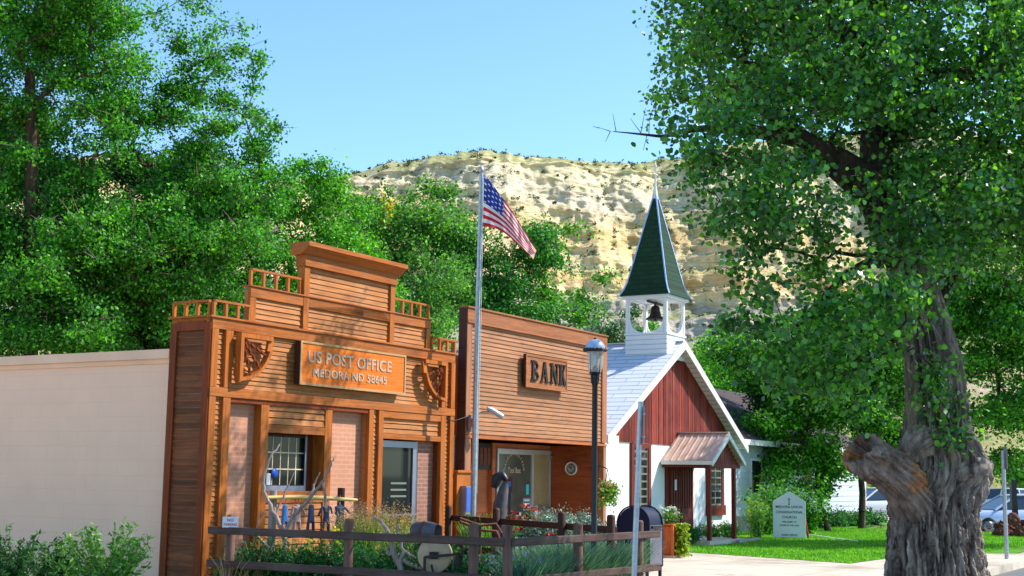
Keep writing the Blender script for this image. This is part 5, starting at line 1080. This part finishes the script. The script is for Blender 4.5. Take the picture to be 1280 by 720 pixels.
# ------------------------------------------------------------------ bluff
def fbm(X,Y,seed,oct=5,f=1.,rough=.5,ridge=False):
    r=np.random.default_rng(seed); out=np.zeros_like(X); a=1.; tot=0
    for o in range(oct):
        g=r.normal(size=(64,64)); x=X*f+r.uniform(0,60); y=Y*f+r.uniform(0,60); xi=np.floor(x).astype(int); yi=np.floor(y).astype(int); fx=x-xi; fy=y-yi; fx=fx*fx*(3-2*fx); fy=fy*fy*(3-2*fy)
        A=g[xi%64,yi%64];B_=g[(xi+1)%64,yi%64];C_=g[xi%64,(yi+1)%64];D_=g[(xi+1)%64,(yi+1)%64]
        n=(A*(1-fx)+B_*fx)*(1-fy)+(C_*(1-fx)+D_*fx)*fy
        if ridge: n=1-2*np.abs(n)
        out+=a*n; tot+=a; a*=rough; f*=2.03
    return out/tot
def bluff():
    D0=215.; sil=[(-400,240),(0,232),(150,222),(300,238),(425,234),(445,220),(470,212),(495,201),(540,198),(620,198),(700,196),(745,197),(762,202),(800,197),(830,189),(860,183),(900,176),(960,168),(1050,174),(1105,172),(1200,182),(1300,200),(1450,250),(1700,330),(2100,420)]
    sx=[];sz=[]
    for px,py in sil:
        p=atD(px,py,D0); sx.append(p[0]/D0); sz.append((p[2]-H)/D0)
    nx,nt=1150,440; x=np.linspace(-.66,.86,nx); t=np.linspace(0,1,nt); A_,T=np.meshgrid(x,t,indexing='ij'); DD=215./(1-.38*np.clip(A_,-.7,.6)); X=A_*DD
    top=H+np.interp(A_,sx,sz)*DD+fbm(X,0*X,3,5,.06)*2.2
    # profile: talus -> cliffs -> grassy shoulder -> crest
    hz=np.interp(T,[0,.22,.86,1.0],[0,.36,.90,1.0]); 
    yb=np.interp(T,[0,.22,.86,1.0],[118,168,190,215])
    Z=hz*top
    cl=np.clip((T-.18)/.1,0,1)*np.clip((.93-T)/.08,0,1)
    # gullies
    gx_=fbm(X,Z*.35,7,4,.03,.5,True)*5+fbm(X,Z*.7,8,5,.11,.55,True)*1.6+fbm(X,Z*1.5,9,4,.4,.55,True)*.5+fbm(X,Z*.18,10,4,.42,.55,True)*.35
    big=fbm(X,0*X,21,3,.018)*16
    # strata ledges: benches at uneven heights
    zw=Z+fbm(X,0*X,31,3,.02)*3.0+fbm(X,Z*.2,32,3,.1)*1.2; led=np.zeros_like(Z)
    for zc,s_,w in ((16,3.5,.35),(20,3,.3),(23.5,4.,.25),(27,5,.22),(30.5,2.6,.2),(33.5,4.4,.25),(36.5,2.4,.2),(39,3.6,.25),(42,2.4,.2),(45,2.8,.25)): led+=.5*s_*(1/(1+np.exp(-(zw-zc)/w))-.5)-.5*s_*(zw-zc)/22.*(np.abs(zw-zc)<11)
    Y=yb+(DD-215)+big*np.clip(T*3,0,1)*.6-gx_*cl*.8-gx_*.25*(1-cl)*np.clip(T*4,0,1)+led*cl
    led_=0
    Z=Z+fbm(X,Y,41,5,.05)*1.3*np.clip(T*5,0,1)*np.clip((1-T)*3,.15,1)+fbm(X,Y,42,4,.5)*.18
    Z[:,0]=-1
    V=np.stack([X,Y,Z],-1).reshape(-1,3); i=np.arange(nx-1)[:,None]*nt; j=np.arange(nt-1)[None]; Fq=np.stack([i+j,i+nt+j,i+nt+j+1,i+j+1],-1).reshape(-1,4)
    # back side: run down behind the crest
    t2=NT('bluff_sandstone'); co=t2.coord(); sp=t2.n('ShaderNodeSeparateXYZ'); t2.l(co,sp.inputs[0]); nw=t2.noise(co,.05,5,.6); z_=t2.math('ADD',sp.outputs[2],t2.math('MULTIPLY',nw,9.))
    zz=t2.math('DIVIDE',z_,60.)
    band=t2.ramp(zz,[(0,srgb(190,170,130)),(.34,srgb(208,190,164)),(.42,srgb(188,180,170)),(.50,srgb(182,174,166)),(.535,srgb(232,208,166)),(.58,srgb(222,186,132)),(.62,srgb(236,214,174)),(.70,srgb(218,188,138)),(.74,srgb(232,210,168)),(.80,srgb(216,202,182)),(.86,srgb(232,216,182)),(1,srgb(206,194,150))])
    fine=t2.noise(t2.coord(scale=(.12,.12,2.2)),1.2,6,.65); c=t2.mix(1.,band,t2.ramp(fine,[(.3,(.80,.76,.70)),(.65,(1.2,1.18,1.14))]),'MULTIPLY')
    g2=t2.noise(t2.coord(scale=(1,1,.35)),.5,6,.7); c=t2.mix(1.,c,t2.ramp(g2,[(.3,(.8,.78,.74)),(.6,(1.05,1.05,1.05))]),'MULTIPLY')
    geo=t2.n('ShaderNodeNewGeometry'); s3=t2.n('ShaderNodeSeparateXYZ'); t2.l(geo.outputs['Normal'],s3.inputs[0]); nv=t2.noise(co,.16,6,.65)
    vg=t2.math('ADD',t2.math('MULTIPLY',s3.outputs[2],1.0),t2.math('MULTIPLY',nv,.9)); vf=t2.ramp(vg,[(.50,(0,0,0)),(.62,(.8,.8,.8))]) if False else t2.ramp(t2.math('MULTIPLY',vg,.6),[(.70,(0,0,0)),(.80,(.75,)*3)])
    nc=t2.noise(co,.8,4,.7); veg=t2.ramp(nc,[(.3,srgb(96,112,54)),(.55,srgb(142,146,78)),(.75,srgb(190,180,110))]); c=t2.mix(vf,c,veg)
    bn=t2.noise(t2.coord(scale=(1,1,1.6)),1.4,8,.7)
    cr=t2.noise(t2.coord(scale=(1.6,1.6,.35)),.55,7,.75,1.); c=t2.mix(1.,c,t2.ramp(cr,[(.38,(.84,.80,.74)),(.45,(1,1,1)),(.7,(1.06,1.05,1.02))]),'MULTIPLY')  # crevice shade put into the rock colour where this noise dips
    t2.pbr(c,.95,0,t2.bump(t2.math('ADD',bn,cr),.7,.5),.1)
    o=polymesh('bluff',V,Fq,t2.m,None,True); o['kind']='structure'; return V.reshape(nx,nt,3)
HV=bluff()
# shrubs on the bluff
def bluff_shrubs():
    nx,nt,_=HV.shape; ns=rng.normal; P=[];S=[]
    d=np.gradient(HV,axis=1); slope=d[...,2]/(np.abs(d[...,1])+.05)
    tries=6500; I=rng.integers(2,nx-2,tries); J=(rng.uniform(0,1,tries)*(nt-3)).astype(int); sl_=slope[I,J]; keep=(sl_<rng.uniform(.3,1.3,tries))|(rng.uniform(size=tries)<.05)
    I=I[keep];J=J[keep]; C=HV[I,J]; n=len(C); s=rng.uniform(.2,.5,n); low=C[:,2]<16; s[low]*=1.7
    k=26; idx=np.repeat(np.arange(n),k); Pt=C[idx]+rng.normal(0,1,(n*k,3))*s[idx][:,None]*[.6,.6,.42]+np.array([0,0,.25])*s[idx][:,None]
    V,Fc=leaves(Pt,.30,'kite'); o=polymesh('bluff_shrubs',V,Fc,leafm('sage_scrub',(.05,.085,.03),(.11,.15,.05),.15),None); tag(o,'scattered dark green scrub and sage on the ledges of the bluff','scrub',kind='stuff')
bluff_shrubs()
# ------------------------------------------------------------------ garden plants
def plant(name,label,p,r,h,n,size,leaf,group=None,shape='blade',stems=10,cat='plant',flowers=None,z0=0.,jit=.9):
    """bush: stems fanning from the base with leaves up along each"""
    o=thing(name,label,cat,(p[0],p[1],z0),0,group); a=rng.uniform(0,2*np.pi,stems); q=rng.uniform(.1,1,stems)**.6; hh=h*rng.uniform(.65,1.05,stems)
    tips=np.stack([np.cos(a)*q*r,np.sin(a)*q*r,hh*(1-.25*q)],-1); segs=[];P=[]
    for t in tips:
        m=np.array([t[0]*.35,t[1]*.35,t[2]*.6])+rng.normal(0,.02,3); b0=np.array([t[0]*.1,t[1]*.1,0.]); segs+=[(b0,m,.008,.006),(m,t,.006,.003)]
        k=max(3,n//stems); u=rng.uniform(.1,1.03,k)[:,None]; pt=np.where(u<.5,b0+(m-b0)*u*2,m+(t-m)*(u-.5)*2); P.append(pt+rng.normal(0,1,(k,3))*size*jit)
    V,Fq=tubes_mesh(segs,4); polymesh('stems',V,Fq,M['leafS'],o); V,Fc=leaves(np.concatenate(P),size,shape,.5); polymesh('leaves',V,Fc,leaf,o)
    if flowers:
        fm,nf,fs=flowers; k=rng.integers(0,len(tips),nf); C=tips[k]+rng.normal(0,.05,(nf,3))+[0,0,.03]; C=np.repeat(C,9,0)+rng.normal(0,fs*.45,(nf*9,3))*[1,1,.5]; V,Fc=leaves(C,fs,'round',1.); polymesh('flowers',V,Fc,fm,o)
    return o
def grass(name,label,p,r,h,n,leaf,w=.008,bend=.35,plume=None,group=None,z0=0.,cat='grass clump'):
    o=thing(name,label,cat,(p[0],p[1],z0),0,group); a=rng.uniform(0,2*np.pi,n); q=rng.uniform(0,1,n)**.5; H_=h*rng.uniform(.6,1.05,n); B0=np.stack([np.cos(a)*q*r*.35,np.sin(a)*q*r*.35,0*a],-1); D_=np.stack([np.cos(a+rng.normal(0,.5,n)),np.sin(a+rng.normal(0,.5,n)),0*a],-1)*bend*H_[:,None]*rng.uniform(.2,1,n)[:,None]
    K=5; wv=np.stack([-np.sin(a),np.cos(a),0*a],-1); th=rng.uniform(0,6.28,n); wv=np.stack([np.cos(th),np.sin(th),0*th],-1); V=[]
    for k in range(K):
        t=k/(K-1); c=B0+D_*t**2*1.2; c[:,2]+=H_*(t-.18*t**3*bend*2); ww=w*(1-t)**.7+.0012; V+= [c-wv*ww,c+wv*ww]
    V=np.stack(V,1).reshape(-1,3); base=np.arange(n)[:,None]*2*K; Fq=np.concatenate([base+np.array([2*k,2*k+1,2*k+3,2*k+2]) for k in range(K-1)]); polymesh('blades',V,Fq,leaf,o)
    if plume:
        m,frac,pl=plume; k=np.arange(int(n*frac)); tip=(B0+D_*1.2)[k]; tip[:,2]+=H_[k]*(1-.18*bend*2); d=D_[k]*.5; d[:,2]=H_[k]*.8; d/=np.linalg.norm(d,axis=1,keepdims=True)
        u=rng.uniform(-.5,.9,(len(k),16)); C=(tip[:,None]+d[:,None]*u[...,None]*pl).reshape(-1,3)+rng.normal(0,.006,(len(k)*16,3)); V,Fc=leaves(C,.026,'blade',2.5); polymesh('plumes',V,Fc,m,o)
    return o
# shrubs under the beige wall
for px,D,r,h,lf,lab in ((22,15.2,.52,1.12,'leafS','dark green shrub under the beige wall at the left edge'),(78,16.0,.3,.9,'leafS','small dark green shrub between the two bigger shrubs by the beige wall'),(138,15.2,.55,1.15,'leafSb','bright green shrub under the beige wall left of the post office tower')):
    p=gx(px,D); plant('shrub',lab,p,r,h,4200,.062,M[lf],'shrubs under the beige wall',stems=46,jit=.45)
for px,D in ((205,15.4),(235,15.2),(172,15.4),(258,15.6)): plant('low_plant','low leafy green plant at the foot of the post office tower',gx(px,D),.22,.32,500,.05,M['leafS'],'low plants at the tower foot',stems=20)
# front row behind the near fence
GG='leafy green plants along the near fence'
k_=0
for px in range(300,600,17):
    t=(px-266)/370.; D=17.0-2.1*t*1.02+.55+random.uniform(-.1,.25); hh=random.uniform(.82,1.0)
    plant('garden_plant','leafy green bedding plant growing just behind the near fence rails',gx(px,D),.28,hh,1900,.046,M['leafG'],GG,stems=40,flowers=(M['petalw'],4,.03) if px>560 else None); k_+=1
for px,D,hh in ((318,17.4,.6),(350,17.6,.75),(400,17.6,.8),(450,17.0,.85),(470,16.6,.9),(515,17.4,1.0),(540,17.8,.9),(500,17.9,1.1),(575,18,.8),(590,17.5,.7)):
    plant('garden_plant','leafy green plant in the middle of the garden bed',gx(px,D),.26,hh,1000,.05,M['leafG'] if px%20 else M['leafSb'],'leafy plants in the middle of the bed',stems=26)
for px,D,hh in ((352,16.95,.93),(372,16.9,.98),(392,16.85,1.0),(412,16.8,1.02),(425,16.8,.95)): plant('garden_plant','taller leafy green plant growing up in front of the hung clothes',gx(px,D),.16,hh,500,.045,M['leafG'],'taller plants before the hung clothes',stems=12)
# flowers
for px,py,D in ((393,656,16.9),(425,648,17.0),(432,655,17.2)): z=atD(px,py,D)[2]; plant('yellow_flower','yellow daisy-like flowers in front of the hitching rail',gx(px,D),.08,z-.02,160,.04,M['leafG'],'yellow flowers before the hitching rail',stems=7,flowers=(M['petaly'],6,.035))
for px,py,D in ((503,650,18.2),(512,645,18.3),(520,636,18.5),(526,644,18.5)): z=atD(px,py,D)[2]; plant('yellow_flower','tall yellow flower near the middle of the garden by the entry door',gx(px,D),.12,z-.0,300,.05,M['leafSb'],'yellow flowers by the entry door',stems=9,flowers=(M['petaly'],9,.035))
GR='feather reed grasses before the post office door'
for px,D,h in ((438,18.0,1.0),(450,17.6,1.15),(462,17.9,1.2),(478,18.3,1.15),(492,18.5,1.1),(500,17.2,1.0)): grass('reed_grass','tall reed grass with tan feathery plumes before the post office entry',gx(px,D),.5,h*1.05,420,M['leafSb'],.006,.20,(M['plume'],.42,.16),GR)
for px,D,h in ((545,16.5,.95),(560,16.6,.85),(572,16.8,.9)): grass('dry_grass','thin dry pale grass stalks leaning above the grindstone',gx(px,D),.2,h,30,M['plume'],.005,.6,None,'dry stalks above the grindstone')
for px,D,h in ((290,16.6,.8),(322,17.0,.9)): grass('dry_grass','thin dry grass stalks beside the left fence post',gx(px,D),.2,h,30,M['plume'],.005,.4,None,'dry stalks by the left fence post')
GB='blue grey grasses behind the corner fence'
for px in range(650,790,12):
    for dd in (0.5,1.2):
        t=(px-636)/180.; D=14.9+2.9*t+dd; grass('blue_grass','arching blue grey grass clump behind the corner fence run',gx(px+random.uniform(-5,5),D),.34,.92+random.uniform(-.08,.12)+.04*dd,560,M['bluegr'],.006,.45,None,GB)
for px,D in ((735,14.9),(752,15.0),(770,15.4),(716,14.6)): grass('blue_grass','blue grey grass clump spilling in front of the lower fence rail',gx(px,D),.35,.42,260,M['bluegr'],.006,.8,None,'blue grey grasses outside the fence')
for px,D,h,fl in ((648,15.6,.85,'petalb'),(664,15.8,.85,'petalb'),(626,15.7,.8,'petalw'),(608,15.9,.8,'petalw'),(680,16.1,.8,'petalb')): plant('flowering_plant','low plant with small %s flowers at the fence corner'%('violet blue' if fl=='petalb' else 'white'),gx(px,D),.22,h,800,.04,M['leafG'],'%s flowered plants at the fence corner'%('violet' if fl=='petalb' else 'white'),stems=24,flowers=(M[fl],6,.028))
for px,D,h in ((655,17.5,.7),(668,17.8,.72),(690,18,.75),(712,17.4,.6),(640,17.8,.75)): plant('silver_plant','silver leaved plant behind the corner fence post',gx(px,D),.22,h,800,.05,M['silver'],'silver leaved plants behind the corner post',stems=22)
# raised bed in front of the bank with silver mound and red geraniums
rb=thing('raised_bed','timber edged raised flower bed in front of the bank entry','raised bed',L(6.0,-1.9,0),R0)
b=B(); b.box(0,3.0,0,.06,0,.42); b.box(0,3.0,1.1,1.16,0,.42); b.box(0,.06,.06,1.1,0,.42); b.box(2.94,3.0,.06,1.1,0,.42); b.build('timber_edge',M['frailb'],rb); b=B(); b.box(.06,2.94,.06,1.1,0,.38); b.build('soil',M['soil'],rb)
GS='silver foliage mounds in the raised bed'
for s_,y_,h in ((6.2,-1.4,.78),(6.6,-1.6,.82),(7.0,-1.35,.82),(7.45,-1.55,.80),(7.9,-1.3,.72),(8.35,-1.5,.60),(8.7,-1.3,.42)):
    plant('silver_mound','dense silver blue foliage mound in the raised bed before the bank',L(s_,y_),.36,h,3000,.045,M['silver'],GS,stems=90,z0=.38)
for px,py,D in ((628,632,22.2),(640,628,22.2),(652,629,22.3),(664,631,22.4),(643,637,20.6),(606,638,21.8)): z=atD(px,py,D)[2]; plant('geranium','red geranium blooming above the silver foliage',gx(px,D),.11,z-.38,220,.05,M['leafG'],'red geraniums in the raised bed',stems=9,flowers=(M['petalr'],9,.045),z0=.38)
plant('geranium','coral orange geranium at the right end of the red geraniums',gx(662,22.3),.12,.84,240,.05,M['leafG'],None,stems=9,flowers=(M['petalo'],10,.045),z0=.38)
for px,D in ((608,21.2),(618,21.4),(632,21.6),(600,21.4),(590,21.8)): grass('sword_plant','upright bright green sword-leaved plant before the bank wall',gx(px,D),.2,.98,60,M['leafSb'],.014,.3,None,'sword-leaved plants before the bank',z0=.2)
grass('sword_plant','flowering spike plant right of the silver mound',gx(697,20),.2,.9,60,M['leafG'],.012,.35,None,None)
for px,D in ((700,20.2),(688,20.4),(712,20)): plant('hollyhock','dark red hollyhock stem beside the bank doorway',gx(px,D),.08,.85,140,.05,M['leafG'],'hollyhocks by the bank doorway',stems=4,flowers=(M['petalr'],5,.04))
# green plants along the post office front and phone
for px,D in ((575,20.8),(585,21.2),(598,21.0),(560,20.6)): plant('garden_plant','leafy green plant at the foot of the pay phone post',gx(px,D),.25,.8,700,.05,M['leafG'],'plants at the foot of the phone',stems=22)
# planter flowers, hanging basket
q=atZ(835,697,0); plant('planter_flowers','mixed pale flowers and grassy leaves in the orange planter box','flowers' and (q[0],q[1]),.30,.45,700,.05,M['leafSb'],None,stems=26,cat='flowers',flowers=(M['petalw'],14,.05),z0=.64)
o=thing('trailing_vine','lime green vine trailing down the right side of the planter box','vine',(q[0]+.26,q[1]-.10,0),0); C=np.stack([rng.normal(0,.07,900)+.03,rng.normal(0,.08,900),rng.uniform(.05,.72,900)],-1); V,Fc=leaves(C,.06,'round'); polymesh('leaves',V,Fc,M['leafY'],o)
b=B(); b.tube([(-.05,0,.72),(.03,0,.6),(.05,0,.3),(.04,0,.06)],.006,5); b.build('stem',M['leafY'],o)
bp=atD(759,612,26.4); o=thing('hanging_basket','hanging basket of orange and green trailing flowers on the bank corner','hanging basket',tuple(bp),0)
C=rng.normal(0,1,(1900,3))*[.085,.085,.07]; C[:,2]-=np.abs(rng.normal(0,.09,1900)); V,Fc=leaves(C,.045,'round'); polymesh('leaves',V,Fc,M['leafSb'],o); C=rng.normal(0,1,(320,3))*[.10,.10,.09]; C[:,2]-=.02; V,Fc=leaves(C,.045,'round'); polymesh('flowers',V,Fc,leafm('orange_petals',(.7,.3,.1),(.85,.5,.25),.2,(1,1,1,1)),o)
b=B(); b.lathe([(.001,-.13),(.07,-.11),(.10,-.02),(.105,-.02)],(0,0,0),16); b.build('basket',M['barkd'],o); b=B(); [b.tube([(.095*math.cos(a),.095*math.sin(a),-.02),(0,0,.4)],.005,4) for a in (0,2.1,4.2)]; b.tube([(0,0,.4),(-.12,.05,.45),(-.34,.12,.42)],.012,6); b.build('chain_and_bracket',M['iron'],o)
# plants by the church
for s_,y_,h,lf,fl,lab in ((22.2,2.15,.45,'leafSb','petaly','low yellow flowers along the church wall right of the door'),(23.3,2.1,.5,'leafSb','petaly','low yellow flowers along the church wall under the small window'),(17.0,1.9,.9,'leafY','petaly','yellow green bush at the left end of the church front'),(17.8,1.8,.7,'leafY','petaly','yellow flowering bush beside the tall church window'),(19.6,1.6,.5,'leafG',None,'dark green plant left of the church step'),(24.3,1.6,1.1,'leafSb','petaly','tall leafy bush beside the right porch post'),(24.9,1.9,1.35,'leafSb','petaly','taller leafy bush at the right corner of the church')):
    plant('church_shrub',lab,L(s_,y_),.35 if h<1 else .4,h,1500,.075,M[lf],None,stems=30,flowers=(M[fl],5,.05) if fl else None)
for i,px in enumerate((1010,1024,1038,1052,1064,1076,1090)): plant('foundation_shrub','dark green shrub along the stone foundation of the white house',gx(px,48.5+i*.9),.6,.45+.2*(i%2),900,.13,M['leafG'],'shrubs along the white house',stems=30)
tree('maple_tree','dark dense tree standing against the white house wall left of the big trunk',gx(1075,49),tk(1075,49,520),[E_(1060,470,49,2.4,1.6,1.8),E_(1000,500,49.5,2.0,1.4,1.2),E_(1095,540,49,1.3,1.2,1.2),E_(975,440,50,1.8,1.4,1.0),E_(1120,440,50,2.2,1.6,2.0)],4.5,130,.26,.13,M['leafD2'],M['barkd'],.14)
for px,D,h in ((958,42,1.7),(978,43,1.9),(1008,43,1.6)): plant('dark_bush','dark leafy bush hanging over the white church sign from behind',gx(px,D),.8,h,1500,.12,M['leafD'],'bushes behind the church sign',stems=30)
# ------------------------------------------------------------------ light, sky
EL=math.radians(45); sh=np.array([.689,.161]); sh/=np.linalg.norm(sh); sd=Vector((sh[0]*math.cos(EL),sh[1]*math.cos(EL),math.sin(EL)))
sl_=bpy.data.lights.new('sun','SUN'); sl_.energy=4.3; sl_.angle=math.radians(.53); sl_.color=(1,.95,.87); so=bpy.data.objects.new('sun',sl_); COL.objects.link(so); so.rotation_euler=sd.to_track_quat('Z','Y').to_euler()
w=bpy.data.worlds.new('World'); SC.world=w; w.use_nodes=True; nt=w.node_tree; nt.nodes.clear(); sky=nt.nodes.new('ShaderNodeTexSky'); sky.sky_type='NISHITA'; sky.sun_disc=False; sky.sun_elevation=EL; sky.sun_rotation=math.atan2(sh[0],sh[1]); sky.air_density=1.0; sky.dust_density=.6; sky.ozone_density=1.2; sky.altitude=700
bg=nt.nodes.new('ShaderNodeBackground'); bg.inputs[1].default_value=.15; ou=nt.nodes.new('ShaderNodeOutputWorld'); tn=nt.nodes.new('ShaderNodeMix'); tn.data_type='RGBA'; tn.blend_type='MULTIPLY'; tn.inputs[0].default_value=1; tn.inputs[7].default_value=(.80,1.03,1.13,1); nt.links.new(sky.outputs[0],tn.inputs[6]); nt.links.new(tn.outputs[2],bg.inputs[0]); nt.links.new(bg.outputs[0],ou.inputs[0])
SC.view_settings.view_transform='Standard'; SC.view_settings.look='None'; SC.view_settings.gamma=1; SC.view_settings.exposure=.76; SC.view_settings.use_curve_mapping=False
SC.render.engine='CYCLES'; SC.cycles.max_bounces=6; SC.cycles.transparent_max_bounces=8
